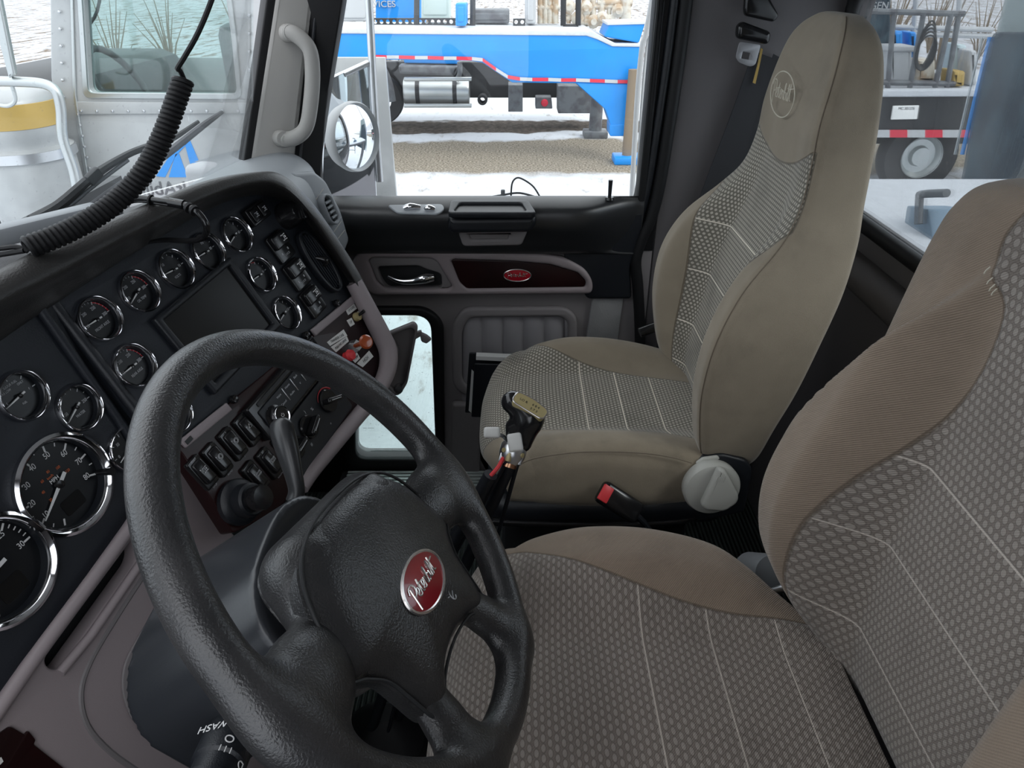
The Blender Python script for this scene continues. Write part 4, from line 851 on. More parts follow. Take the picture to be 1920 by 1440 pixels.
for k in range(-3, 4):
    hh = .055*math.sqrt(max(.05, 1-(k/4.2)**2)); boxp('vent_slat', PC, 1.012+k*.0060, -.256, -.004, .0016, hh*2, .009, DSH, vt, bev=.0005)
tube('vent_tab', [PC.W(1.008, -.245, .004), PC.W(1.015, -.258, .014), PC.W(1.012, -.266, .006)], [.003, .006, .003], PLG, vt, seg=10, sub=4)
# lower panel: taupe carrier strip, cherry wood panel
wp_ = PC.LL([(332, 836), (440, 748), (560, 650), (664, 563), (690, 556), (722, 610), (736, 665), (722, 706), (690, 760), (640, 820), (572, 900), (520, 960), (440, 1000), (346, 852)], .0)
slab('wood_panel', PC, [rnd(wp_, .006)], -.03, -.003, WOD, dash, bev=.002)
def strip(u0, v0, u1, v1, w_, m, nm, z0, z1, par=dash, **k):
    a, b = PC.L(u0, v0), PC.L(u1, v1); return slab(nm, PC, [rnd([(a[0], a[1]), (b[0], b[1]), (b[0], b[1]-w_), (a[0], a[1]-w_)], .002)], z0, z1, m, par, **k)
strip(336, 826, 424, 755, .014, TAU, 'carrier_strip', -.004, .002); strip(583, 618, 668, 548, .014, TAU, 'carrier_strip', -.004, .002)
boxp('carrier_slot', PC, PC.L(352, 826)[0], PC.L(352, 826)[1], .0015, .012, .006, .002, BLK, dash, bev=0)
for u, v in ((440, 748), (632, 568), (575, 628)):
    x, y = PC.L(u, v); lathe('panel_screw', PC.M(x, y), [(.003, .002), (.0055, .003), (.0065, .001), (.0065, -.004)], PLG, dash, seg=16)
# rocker switches
def rocker(u, v, top, bot, kind, txt=None):
    x, y = PC.L(u, v); b_ = plate_(x, y, .026, .050, -.004, .004, PLG, 'rocker_switch', dash, .004)
    M = PC.M(x, y+.001, .004) @ Matrix.Rotation(math.radians(-7), 4, 'X'); r_ = obj('rocker', boxm(M, .019, .036, .012, .0035, 3), PLG, b_)
    if kind: 
        if kind == 'tri': ico(r_, x, y+.006, .008, 'up', z=.0118); ico(r_, x, y-.007, .008, 'down', z=.0100)
        else: ico(r_, x, y+.004, .009, kind, z=.0115, m=GRP)
    ms = [boxm(PC.M(x-.007, y+.008, .0118), .0014, .0014, .0006, 0)]
    if txt: ms += [textm(PC.M(x+.001, y+.006-.0042*i, .0116-.0005*i), t, .0040, .0001, sx=.8) for i, t in enumerate(txt)]
    if top: ms.append(textm(PC.M(x, y+.0215, .0042), top, .0044, .0001, sx=.8))
    if bot: ms.append(textm(PC.M(x+.004, y-.0285, -.0028), bot, .0046, .0001, sx=.85))
    obj('switch_print', join(ms), GRP, b_)
rocker(378, 886, 'START', 'STOP', 'axle'); rocker(407, 862, 'MAN', 'AUTO', 'ring'); rocker(436, 832, '1', '0', 'ring'); rocker(463, 806, None, None, 'tri')
rocker(478, 894, None, None, None, ('CRUISE', 'ON/OFF')); rocker(505, 868, 'SET', 'RESUME', None, ('CRUISE', 'SELECT'))
x, y = PC.L(446, 942); kb_ = lathe('brake_knob', PC.M(x, y), [(.0001, -.004), (.033, -.004), (.034, .006), (.030, .012), (.025, .014), (.024, .03), (.021, .033), (.0001, .033)], PLB, dash, seg=40)
lathe('knob_cap', PC.M(x, y), [(.0001, .032), (.017, .032), (.0185, .05), (.017, .054), (.0001, .055)], PLG, kb_, seg=32)
# radio
x0, y0_ = PC.L(462, 768, .012); x1 = x0 + .205
rad = slab('radio', PC, [rnd([(x0, y0_), (x1, y0_), (x1, y0_-.062), (x0, y0_-.062)], .004)], -.004, .012, PLG, dash, bev=.003)
slab('radio_slot', PC, [rnd([(x0+.02, y0_-.006), (x1-.01, y0_-.006), (x1-.01, y0_-.012), (x0+.02, y0_-.012)], .001)], .012, .0135, BLK, rad, bev=0)
slab('radio_face', PC, [rnd([(x0+.012, y0_-.016), (x1-.004, y0_-.016), (x1-.004, y0_-.056), (x0+.012, y0_-.056)], .004)], .012, .015, PLB, rad, bev=.001)
ms = []
for i, (a, b) in enumerate((('Voice', 'Cancel'), ('Home', 'Audio'), ('Back', 'V'), ('Scan', 'I'), ('<', '>'))):
    xx = x0 + .062 + i*.026; ms += [textm(PC.M(xx, y0_-.024, .0152), a, .0052, .0001), textm(PC.M(xx, y0_-.038, .0152), b, .0052, .0001)]
    if i: boxp('key_divider', PC, xx-.013, y0_-.031, .015, .0016, .024, .0012, SAT, rad, bev=.0004)
obj('radio_print', join(ms), GRP, rad); ico(rad, x0+.028, y0_-.026, .007, 'up', z=.0155)
x, y = PC.L(530, 778, .03); lathe('power_knob', PC.M(x, y), [(.0001, .012), (.019, .012), (.019, .016), (.0145, .018), (.0140, .029), (.0001, .0295)], PLG, rad, seg=32)
lathe('knob_ring', PC.M(x, y), [(.0135, .029), (.0145, .0305), (.0155, .029), (.015, .022)], CHR, rad, seg=32); ico(rad, x, y, .008, 'power', z=.0302)
# heater controls
hv = slab('heater_panel', PC, [rnd([(x0+.006, y0_-.068), (x0+.195, y0_-.068), (x0+.195, y0_-.150), (x0+.006, y0_-.150)], .006)], -.004, .002, PLB, dash, bev=.002)
def hknob(u, v, rot, red=False):
    x, y = PC.L(u, v, .02); lathe('heater_dial', PC.M(x, y), [(.0001, .002), (.020, .002), (.0205, .006), (.0185, .008), (.0001, .008)], PLG, hv, seg=32)
    obj('dial_grip', boxm(PC.M(x, y, .016, rot), .038, .010, .016, .0035, 3), PLG, hv); obj('grip_line', boxm(PC.M(x, y, .0245, rot), .024, .0012, .0005, 0), GRP, hv)
    if red: tube('red_scale', [PC.W(x + math.cos(a)*.0235, y + math.sin(a)*.0235, .0035) for a in np.linspace(.5, 2.6, 14)], [.0004+.0001*i for i in range(14)][::-1], RDP, hv, seg=6)
hknob(592, 797, math.radians(18)); hknob(628, 748, math.radians(-25), True); hknob(566, 836, math.radians(5))
ms = [textm(PC.M(*PC.L(u, v, .003), .0022), t, .008, .0001) for u, v, t in ((572, 772, ')'), (586, 767, '%'), (622, 795, '*'), (585, 833, '#'), (552, 818, 'o'))]
obj('heater_icons', join(ms), GRP, hv)
# accessory labels and knobs on the wood
def lab(pts, txt, ts=.008, rot=0):
    P_ = PC.LL(pts, 0); l = slab('label_plate', PC, [P_], -.003, -.0022, LBL, dash, bev=0)
    c = (sum(p[0] for p in P_)/4, sum(p[1] for p in P_)/4); d = (P_[1][0]-P_[0][0], P_[1][1]-P_[0][1])
    obj('label_print', textm(PC.M(*c, -.0020, math.atan2(d[1], d[0])), txt, ts, .0001, sx=.85), BLK, l)
lab([(655, 590), (671, 578), (665, 567), (649, 579)], 'LH SLIDE', .0062); lab([(659, 612), (667, 607), (661, 595), (652, 600)], 'UP', .007)
lab([(676, 587), (683, 592), (677, 580), (671, 584)], 'DN', .005)
lab([(621, 648), (653, 629), (646, 617), (615, 641)], 'TRANSFER CASE', .0066); lab([(632, 660), (656, 639), (652, 630), (622, 650)], 'PUSH NO DRIVE', .0062)
lab([(668, 680), (677, 671), (671, 660), (660, 671)], 'PUMP', .0072); lab([(682, 688), (702, 668), (694, 657), (671, 681)], 'HIGH', .0095)
x, y = PC.L(669, 594, 0); tg = lathe('toggle_switch', PC.M(x, y), [(.004, .006), (.0075, .006), (.0085, .001), (.0085, -.003)], GLD, dash, seg=16)
tube('toggle_lever', [PC.W(x, y, 0), PC.W(x+.006, y+.004, .018)], [.0025, .0035], PLG, tg, seg=10)
x, y = PC.L(662, 650, 0); pk_ = lathe('pull_valve', PC.M(x, y), [(.0045, .012), (.0105, .012), (.012, .001), (.012, -.003)], SAT, dash, seg=6)
a = PC.W(x, y, .0); b = PC.hit(686, 641, .055); tube('amber_stem', [a, b], .0045, ORK, pk_, seg=12)
d_ = (b-a).normalized(); lathe('amber_knob', Pl(b, d_).M(), [(.0001, -.004), (.012, -.002), (.013, .001), (.010, .004), (.0001, .005)], ORK, pk_, seg=24)
x, y = PC.L(650, 668, 0); rk_ = lathe('red_pull_knob', PC.M(x, y), [(.0001, .016), (.009, .014), (.011, .008), (.008, .002), (.008, -.003)], RPL, dash, seg=20)
# taupe frame edge sweeping round the lower right of the panel
fp = [(664, 530, .012), (690, 580, .012), (715, 628, .012), (728, 662, .012), (724, 700, .010), (700, 745, .006), (668, 784, .003), (625, 835, .0), (585, 884, -.002), (565, 915, -.004)]
tube('frame_edge', [PC.hit(u, v, h) for u, v, h in fp], [.016, .017, .018, .018, .017, .015, .014, .0135, .013, .012], TAU, dash, seg=16, sub=6)
obj('stack_side', grid([[PC.hit(u, v, h) + Vector((.012, .0, -.004)), PC.hit(u, v, h) + Vector((.03, .16, -.03)), PC.hit(u, v, h) + Vector((.03, .30, -.05))] for u, v, h in fp]), GRY, dash)
# knee panel, left of and under the column, with its long slot and storage recess
KPn = PD.off(.002)
slot = rnd(PD.LL([(84, 1242), (112, 1262), (262, 1050), (262, 1000)], .01), .012, 6)
kn = PD.LL([(-160, 1560), (0, 1326), (60, 1240), (150, 1120), (246, 985), (300, 900), (334, 840), (352, 862), (440, 1000), (600, 1120), (600, 1500), (300, 1700)], .01)
knee = slab('knee_panel', PD, [rnd(kn, .006), slot], -.02, .006, TAU, dash, bev=.004)
slab('slot_back', PD, [rnd(PD.LL([(70, 1235), (110, 1280), (290, 1050), (270, 970)], -.02), .01)], -.06, -.03, BLK, dash, bev=0)
tube('knee_edge', [PD.hit(u, v, .008) for u, v in [(-40, 1385), (60, 1240), (150, 1118), (240, 994), (300, 905)]], .0085, TAU, dash, seg=12, sub=4)
tube('slot_lip', [PD.hit(u, v, .008) for u, v in [(112, 1262), (170, 1192), (262, 1058)]], .006, TAU, dash, seg=10)
tube('recess_edge', [PD.hit(u, v, .004) for u, v in [(268, 1078), (215, 1160), (168, 1240), (150, 1300), (162, 1360), (205, 1410), (262, 1450)]], .0042, GRY, dash, seg=8, sub=4)
slab('storage_recess', PD, [rnd(PD.LL([(290, 1140), (232, 1240), (226, 1290), (240, 1340), (270, 1380), (420, 1380), (420, 1140)], .008), .02)], .0062, .010, GRY, dash, bev=.002)
slab('lower_wood_panel', PD, [rnd(PD.LL([(-60, 1420), (22, 1362), (50, 1378), (56, 1370), (70, 1388), (66, 1396), (160, 1470), (160, 1560), (-60, 1560)], .012), .003)], .006, .010, WOD, dash, bev=.001)
slab('label_plate', PD, [PD.LL([(-20, 1432), (4, 1420), (8, 1428), (-14, 1450)], .012)], .010, .0108, LBL, dash, bev=0)
# black box put in for the shade of the footwell under the dash
box('footwell_shade_box', (.75, .62, 1.55), (1.70, .97, 2.10), BLK, dash, bev=.03)
# ================================================================ steering wheel and column
WC = CAM + Vector((.4885, .1322, -.4473)); nW = Vector((.0343, -.77244, .63416)).normalized()
_w = Pl(WC, nW); RT = math.radians(-18.)
SW = Pl(WC, nW, tuple(_w.x*math.cos(RT) + _w.y*math.sin(RT)))
sw = thing('steering_wheel', 'black four-spoke leather steering wheel with red oval badge on its hub', 'steering wheel', WC)
def wheel(X, Y, Z):
    d = np.sqrt((np.sqrt(X*X + Y*Y) - .2105)**2 + (Z/1.02)**2) - .0175
    hub = rbox(X, Y, Z, (0, -.022, -.026), (.100, .072, .036), .034); hub = smin(hub, rbox(X, Y, Z, (0, -.075, -.020), (.075, .055, .026), .022), .01)
    d = smin(d, hub, .004)
    for s in (-1, 1):
        a = caps(X*s, Y, Z, (.09, -.034, -.026), (.165, -.036, -.006), .036, .029, .55); d = smin(d, a, .022)
        a = caps(X*s, Y, Z, (.165, -.036, -.005), (.194, -.036, 0), .029, .030, .50); d = smin(d, a, .020)
        a = caps(X*s, Y, Z, (.060, -.100, -.014), (.080, -.160, -.004), .024, .018, .65); d = smin(d, a, .016)
        a = caps(X*s, Y, Z, (.080, -.160, -.004), (.084, -.194, 0), .018, .027, .6); d = smin(d, a, .016)
    return d
obj('rim_and_spokes', nets(wheel, (-.236, -.236, -.075), (.236, .236, .030), .0024, SW.M()), LEA, sw, ang=180)
hp_ = [(.05, .043), (.088, .031), (.111, .010), (.126, -.022), (.136, -.056), (.120, -.070), (.104, -.088), (.097, -.114), (.090, -.140), (.074, -.145), (.045, -.132)]
pad = cat_([(0, .046)] + hp_ + [(0, -.127)] + [(-x, y) for x, y in hp_[::-1]], 5)
pad = [Vector(p[:2]) for p in pad]; pc = Vector((0, -.045)); rings = []; NR = 10
for k in range(NR+1):
    t = k/NR; rings.append([(pc + (p-pc)*t) for p in pad])
vsP = [[SW.W(q.x, q.y, .0165 - .0095*(k/NR)**2 - (.012 if k == NR else 0) - .0025*max(0, (k-NR+2))**2*(k < NR) - .10*max(0, abs(q.x)-.07)**1.5) for q in r] for k, r in enumerate(rings)]
obj('horn_pad', grid(vsP + [[SW.W(q.x*.97, q.y*.97, -.02) for q in pad]], cv=True), LEA, sw, ang=50)
badge(sw, SW.M(0, -.064, .0135), .044, .0225)
tube('pad_seam', [SW.W(p.x*1.004, pc.y + (p.y-pc.y)*1.004, .0008 - .10*max(0, abs(p.x)-.07)**1.5) for p in pad], .0016, BLK, sw, seg=6, closed=True)
ms = [tubem([SW.W(.028+math.cos(t)*.006*.8, -.098+math.sin(t)*.006, .0130) for t in np.linspace(.6, 5.6, 12)], .0007, 5), tubem([SW.W(.034, -.094, .013), SW.W(.024, -.102, .013)], .0006, 5), tubem([SW.W(.018, -.096, .013), SW.W(.021, -.097, .013)], .0006, 5)]
obj('horn_symbol', join(ms), GRP, sw)
# column shroud: long pod running forward from behind the hub
CPl = Pl(WC, nW)
col = thing('steering_column', 'dark plastic steering column shroud with levers behind the wheel', 'steering column', WC - nW*.1)
SHR = mat('column_plastic', (.020, .022, .026), .30, spec=.5, bmp=(600, .06, 1, .0006))
def shroud(X, Y, Z):
    t = np.clip((-Z-.05)/.18, 0, 1); hw = .094 + .018*t; hh = .068 + .014*t; cy = -.004 - .004*t
    q = (np.abs(X+.012)/hw)**2.6 + (np.abs(Y-cy)/hh)**2.6; r = (q**(1/2.6) - 1)*np.minimum(hw, hh)
    return r
def shr2(X, Y, Z):
    d = shroud(X, Y, Z); e = rbox(X, Y, Z, (-.012, .0, -.135), (.14, .12, .078), .040); return np.maximum(d, e)
obj('shroud', nets(shr2, (-.16, -.13, -.26), (.14, .13, -.04), .004, CPl.M()), SHR, col, ang=180)
# grooves, plug and hub skirt
obj('hub_skirt', nets(lambda X, Y, Z: rbox(X, Y, Z, (0, -.030, -.055), (.088, .070, .030), .028), (-.12, -.14, -.1), (.12, .1, -.01), .004, SW.M()), LEA, col, ang=180)
xq = CPl.L(412, 1098, -.10)
def lever(name, pts, R, m, par, **k): return tube(name, pts, R, m, par, seg=18, sub=6, **k)
# trailer brake lever rising from the shroud
lv = [CAM + ray(u, v)*t for u, v, t in [(552, 940, .80), (556, 918, .80), (548, 880, .80), (539, 845, .802), (531, 815, .805), (527, 797, .808), (526, 788, .81)]]
lever('brake_lever', lv, [.0105, .0100, .0115, .0140, .0150, .0140, .0090], mat('lever_plastic', (.030, .031, .033), .3), col, flat=.8)
# turn signal stalk, lower left
s0, s1, s2 = CPl.W(-.08, -.03, -.13), CPl.hit(436, 1372, -.15), CPl.hit(398, 1462, -.145)
ax_ = (s2-s1).normalized(); stp = Pl(s1, ax_)
stk = lathe('signal_stalk', stp.M(), [(.0001, -.045), (.016, -.045), (.0175, -.02), (.0205, .0), (.0215, .016), (.0215, .034), (.019, .036), (.019, .05), (.0215, .052), (.022, .09), (.0001, .092)], PLB, col, seg=32)
# printed marks around the stalk barrel
vdir = (CAM - s1).normalized(); a0 = math.atan2(vdir.dot(stp.y), vdir.dot(stp.x))
def onb(ang, z, r=.0218): return Matrix(((-math.sin(ang), math.cos(ang), 0), (0, 0, -1), (math.cos(ang), math.sin(ang), 0))), z
def bmark(me, ang, z, r=.0219):
    c, s = math.cos(ang), math.sin(ang); B_ = Matrix(((-s, 0, c, r*c), (c, 0, s, r*s), (0, 1, 0, z), (0, 0, 0, 1))); me.transform(stp.M() @ B_); return me
I4 = Matrix.Identity(4)
ms = [bmark(textm(I4, 'O', .010, .0002), a0, .026), bmark(textm(I4, 'I I I', .008, .0002), a0, .036), bmark(textm(I4, 'DO', .010, .0002), a0-.8, .020), bmark(textm(I4, 'D', .010, .0002), a0-.8, .040), bmark(textm(I4, 'WASH', .010, .0002), a0+.75, .014)]
obj('stalk_print', join(ms), WHT, stk)
# ================================================================ seats
F_PAS = fabric('pale_weave_passenger', (.27, .228, .170), (.18, .167, .138), (.49, .45, .38), .0086, .0072, (-.15, -.225, -.30), stain=.55)
F_PAB = fabric('pale_weave_back', (.27, .228, .170), (.18, .167, .138), (.49, .45, .38), .0072, .0072, (-.445, -.55, -.665, -.76), stain=.45)
F_DRS = fabric('brown_weave_driver', (.285, .222, .168), (.225, .193, .168), (.345, .308, .272), .0125, .0080, (-.173, -.262, -.352), twill=1, stain=.5, el=(.38, .31))
F_DRB = fabric('brown_weave_back', (.285, .222, .168), (.225, .193, .168), (.345, .308, .272), .0086, .0098, (-.453, -.568, -.70), twill=1, stain=.3, el=(.33, .38))
def itp(tab, z, k):
    zs = [r[0] for r in tab]; ys_ = [r[k] for r in tab]
    if zs[0] > zs[-1]: zs = zs[::-1]; ys_ = ys_[::-1]
    return float(np.interp(z, zs, ys_))
def smoothed(tab, n):
    q = cat_([tuple(r) for r in tab], n, False); return [tuple(p) for p in q]
class V4(list): pass
def catn(rows, n):
    out = []; N = len(rows); g = lambda k: np.array(rows[max(0, min(N-1, k))], float)
    for i in range(N-1):
        a, b, c, d = g(i-1), g(i), g(i+1), g(i+2)
        for j in range(n):
            t = j/n; out.append(.5*((2*b)+(c-a)*t+(2*a-5*b+4*c-d)*t*t+(3*b-a-3*c+d)*t**3))
    out.append(g(N-1)); return out
NQ = 46
def ring(w_, c, b, r, bump_=None, side=.045, ko=.3):
    """closed section: list of (lateral, height, arc length from the middle, distance beyond the corner seam)"""
    rc_ = min(side, (b-r)*.48, w_*.4); k0 = 1 - rc_/w_; pts = []
    qs = [k0*i/NQ for i in range(NQ+1)] + [k0 + (1-k0)*math.sin(i/8*1.5708) for i in range(1, 9)]
    for a in [-q for q in qs[:0:-1]] + qs:
        q = abs(a); amp = (b-c)*(bump_(a*w_) if bump_ else 1.)
        e = max(0, min(1, (q-ring.e[0])/ring.e[1])); h = c + amp*(e*e*(3-2*e))
        if q > k0: h -= rc_*(1 - math.sqrt(max(0, 1 - ((q-k0)/(1-k0))**2)))
        pts.append((a*w_, h))
    m = len(qs)-1; u = [0.]*len(pts)
    for i in range(m+1, len(pts)): u[i] = u[i-1] + math.dist(pts[i], pts[i-1])
    for i in range(m-1, -1, -1): u[i] = u[i+1] - math.dist(pts[i], pts[i+1])
    uc = u[m+NQ] + ko*rc_*1.3; uk = u[m+NQ]; out = [(x, h, x if abs(uu) <= uk else math.copysign(k0*w_ + abs(uu)-uk, x), abs(uu)-uc) for (x, h), uu in zip(pts, u)]
    ring.corner = [pts[m-NQ-int(ko*6)], pts[m+NQ+int(ko*6)]]
    h1 = pts[-1][1]; U = k0*w_ + u[-1]-uk
    for t in (.25, .5, .75): out.append((w_, h1 + (r+rc_*.6-h1)*t, U+.02*t, .02+t*.03))
    for t in (0, .5, 1): out.append((w_ - rc_*.6*(1-math.cos(t*1.57)), r + rc_*.6*(1-math.sin(t*1.57)), U+.04, .06))
    for t in (.3, .5, .7): out.append((w_*(1-2*t)*.85, r, U+.05, .08))
    for t in (1, .5, 0): out.append((-w_ + rc_*.6*(1-math.cos(t*1.57)), r + rc_*.6*(1-math.sin(t*1.57)), -U-.04, .06))
    for t in (.75, .5, .25): out.append((-w_, h1 + (r+rc_*.6-h1)*t, -U-.02*t, .02+t*.03))
    return out
ring.e = (.42, .36)
def backrest(name, cx, tab, m, par, head=None, line=None, sd=.045, ko=.3, n=9):
    """tab rows: z, y centre, y bolster, half width, y rear, seam half width"""
    P, UV, SM = [], [], []; backrest.edge = []
    for row in catn(tab, n):
        z, yc, yb, w_, yr, se = row
        def bf(x):
            if not line: return 1.
            zl = line(abs(x)); t = max(0, min(1, (z - zl + .026)/.036)); return .42 + .58*(1 - t*t*(3-2*t))
        R = ring(w_, yc, yb, yr, bf, sd, ko); p, uv, sm = [], [], []
        for x, y, u, o in R:
            p.append(Vector((cx + x, y, ZC + z))); uv.append((u, z)); s = abs(x) - se
            if head: s = max(s, z - head(x))
            sm.append(max(s, o))
        P.append(p); UV.append(uv); SM.append(sm); backrest.edge.append([Vector((cx + x, y, ZC + z)) for x, y in ring.corner])
    return obj(name, grid(P, cv=True, cap=True, uv=UV, seam=SM), m, par, ang=75)
def cushion(name, cx, tab, zbot, yf, Rf, m, par, n=9, plan=.06):
    """tab rows: y, z centre, z bolster, half width, seam half far, seam half near"""
    rows = [list(r) + [0.] for r in catn(tab, n)]; last = rows[-1]; V = last[0]
    for k in range(1, 9):
        th = k/8*1.5708; r = list(last); r[0] = last[0] + (yf-last[0])*math.sin(th); dz = Rf*(1-math.cos(th)); r[1] -= dz; r[2] -= dz; r[6] = dz + .001; r[3] = last[3]*(1-.03*(k/8)**2); rows.append(r)
    e_ = rows[-1]
    for k in (1, 2, 3):
        r = list(e_); d = (e_[1]-zbot-.012)*k/3; r[1] -= d; r[2] = max(r[2]-d, r[1]+.001); r[6] += d; r[0] = e_[0] - .006*k*k; rows.append(r)
    P, UV, SM = [], [], []
    for y, zc, zb, w_, sf, sn, dr in rows:
        zb2 = max(zb, zc+.0005); R = ring(w_, zc, zb2, min(zbot, zc-.006), None, .040); p, uv, sm = [], [], []
        fr_ = max(0, (y - (yf-.22))/.22)
        for x, z, u, o in R:
            yy = y - plan*(abs(x)/w_)**3*fr_; p.append(Vector((cx+x, yy, ZC+z))); uv.append((u, y+dr))
            s = (x - sf) if x > 0 else (-x - sn)
            sm.append(max(s, o))
        P.append(p); UV.append(uv); SM.append(sm)
    return obj(name, grid(P, cv=True, cap=True, uv=UV, seam=SM), m, par, ang=75)
# ---------------- passenger seat
ps_ = thing('passenger_seat', 'passenger seat in pale dotted weave and tan suede with stitched round logo on its headrest', 'seat', (1.27, -.2, 1.29))
backrest('backrest', 1.275, [(-.81, -.40, -.375, .200, -.45, .135), (-.77, -.385, -.345, .225, -.455, .138), (-.70, -.385, -.328, .242, -.465, .142), (-.62, -.40, -.320, .250, -.485, .145), (-.53, -.415, -.330, .250, -.505, .150),
    (-.45, -.435, -.365, .232, -.53, .160), (-.38, -.455, -.425, .200, -.55, .178), (-.33, -.465, -.455, .170, -.560, .20), (-.27, -.470, -.466, .152, -.565, .20), (-.21, -.470, -.468, .146, -.563, .2), (-.15, -.478, -.477, .138, -.558, .2),
    (-.105, -.487, -.486, .122, -.552, .2), (-.080, -.497, -.496, .098, -.545, .2), (-.066, -.508, -.507, .066, -.538, .2), (-.062, -.515, -.514, .045, -.532, .2)], F_PAB, ps_, head=lambda x: -.292 + 2.2*x*x, sd=.020, ko=.6)
PE = list(backrest.edge)
cushion('seat_cushion', 1.262, [(-.42, -.790, -.785, .205, .08, .17), (-.36, -.782, -.766, .226, .085, .165), (-.28, -.778, -.748, .236, .098, .152), (-.20, -.776, -.738, .240, .118, .140), (-.12, -.777, -.738, .240, .150, .124), (-.04, -.780, -.752, .236, .195, .112), (.0, -.784, -.768, .232, .212, .125)], -.875, .068, .055, F_PAS, ps_)
# stitched oval logo on the headrest
HL = Pl(CAM + Vector((1.235, -.4665, -.215)), (-.05, 1, -.04), (-1, 0, 0)); hx_, hy_ = HL.L(1469, 177)
THR = mat('cream_thread', (.62, .58, .48), .8)
HM = Pl(HL.W(hx_, hy_), HL.n, tuple(-HL.x)).M(0, 0, 0)
el = [HL.W(hx_ + .052*math.cos(t*.1309), hy_ + .036*math.sin(t*.1309), .0020) for t in range(48)]
lg_ = tube('stitched_oval', el, .0011, THR, ps_, seg=6, closed=True); obj('stitched_script', scriptm(HL.M(hx_, hy_, .0020), .092, .046, .0007), THR, lg_)
# side piping and base
PIP = mat('brown_piping', (.19, .155, .115), .8)
tube('piping', [e[0] + Vector((-.0006, .0006, 0)) for e in PE[6:-8]], .0010, PIP, ps_, seg=6)
tube('piping', [atx(u, v, 1.027) for u, v in [(966, 876), (1000, 860), (1070, 849), (1140, 847), (1210, 850), (1262, 858), (1297, 868)]], .0015, PIP, ps_, seg=6, sub=4)
bs_ = slabm(Pl((1.26, -.17, ZC-.86), (0, 0, 1)).M(), [rnd([(-.235, -.24), (.235, -.24), (.235, .22), (-.235, .22)], .05)], -.055, .0, .02); obj('seat_shell', bs_, PLB, ps_)
tube('base_rail', [(1.03, .06, ZC-.905), (1.03, -.14, ZC-.915), (1.03, -.32, ZC-.905), (1.04, -.38, ZC-.87)], .008, PLG, ps_, sub=4)
box('air_pedestal', (1.10, -.36, 1.29), (1.42, .02, ZC-.92), BLK, ps_, bev=.02)
kn_ = atx(1336, 918, 1.005); KPl = Pl(kn_, (-1, -.05, .12), (0, -1, 0))
kd = lathe('recline_knob', KPl.M(), [(.0001, -.03), (.045, -.03), (.051, -.02), (.052, -.004), (.049, .002), (.044, .004), (.0001, .005)], KNB, ps_, seg=48)
wed = [KPl.L(u, v, .01) for u, v in [(1346, 868), (1360, 872), (1390, 925), (1386, 940), (1358, 958), (1316, 955), (1308, 946)]]
obj('knob_grip', slabm(KPl.M(), [rnd([(p[0]*.86, p[1]*.9) for p in wed], .010)], .002, .022, .007), KNB, kd)
for k in range(5): obj('grip_rib', boxm(KPl.M(.004+.0035*k-.007, .034, .021, -.25), .0013, .012, .003, .0005), KNB, kd)
obj('hinge_cover', slabm(KPl.M(), [rnd([KPl.L(u, v, -.03) for u, v in [(1300, 880), (1312, 862), (1352, 850), (1400, 862), (1412, 880), (1396, 960), (1330, 975), (1290, 930)]], .01)], -.05, -.028, .006), PLB, ps_)
obj('hinge_plate', slabm(KPl.M(), [rnd([KPl.L(u, v, -.025) for u, v in [(1304, 868), (1318, 858), (1346, 854), (1350, 860), (1322, 870), (1310, 878)]], .004)], -.03, -.022, .003), KNB, ps_)
# far hinge seen between cushion and backrest
tube('far_recliner', [(1.50, -.30, ZC-.74), (1.51, -.36, ZC-.72), (1.52, -.42, ZC-.66)], .012, PLG, ps_, seg=12)
# ---------------- driver seat
ds = thing('driver_seat', 'driver seat in brown dotted weave and ribbed tan cloth filling the lower right', 'seat', (.49, -.2, 1.29))
dl = lambda ax: -.235 - (ax - .125)*1.8
ring.e = (.40, .30)
backrest('backrest', .49, [(-.80, -.445, -.43, .200, -.50, .172), (-.77, -.432, -.405, .232, -.505, .176), (-.72, -.428, -.365, .262, -.51, .175), (-.66, -.428, -.335, .276, -.515, .173), (-.58, -.430, -.325, .276, -.52, .165), (-.50, -.435, -.335, .266, -.525, .146), (-.44, -.440, -.350, .256, -.53, .126), (-.38, -.444, -.365, .250, -.535, .107),
    (-.32, -.446, -.380, .247, -.54, .095), (-.27, -.448, -.395, .246, -.54, .100), (-.24, -.449, -.405, .244, -.54, .122), (-.21, -.451, -.415, .238, -.54, .128), (-.185, -.455, -.43, .222, -.535, .122), (-.172, -.462, -.45, .190, -.53, .12), (-.166, -.468, -.46, .150, -.525, .11), (-.14, -.47, -.462, .128, -.525, .11), (-.05, -.475, -.47, .12, -.53, .11), (-.01, -.485, -.484, .09, -.52, .11)], F_DRB, ds, line=dl, n=20)
ring.e = (.42, .36)
cushion('seat_cushion', .49, [(-.425, -.775, -.772, .190, .168, .168), (-.40, -.768, -.764, .215, .170, .17), (-.37, -.766, -.755, .250, .172, .17), (-.34, -.765, -.744, .285, .174, .17), (-.30, -.765, -.730, .312, .178, .17), (-.24, -.766, -.720, .328, .192, .18), (-.17, -.768, -.715, .336, .216, .2), (-.09, -.770, -.718, .336, .246, .22), (-.01, -.772, -.732, .330, .274, .24), (.03, -.775, -.745, .322, .285, .25)], -.88, .105, .06, F_DRS, ds, n=10)
obj('seat_shell', slabm(Pl((.49, -.15, ZC-.86), (0, 0, 1)).M(), [rnd([(-.25, -.26), (.25, -.26), (.25, .20), (-.25, .20)], .05)], -.05, 0, .015), PLB, ds)
box('air_pedestal', (.30, -.34, 1.29), (.68, .04, ZC-.905), BLK, ds, bev=.02)
kq = atx(1448, 1078, .80); kq2 = Pl(kq, (-.75, -.25, .6), (0, -1, 0))
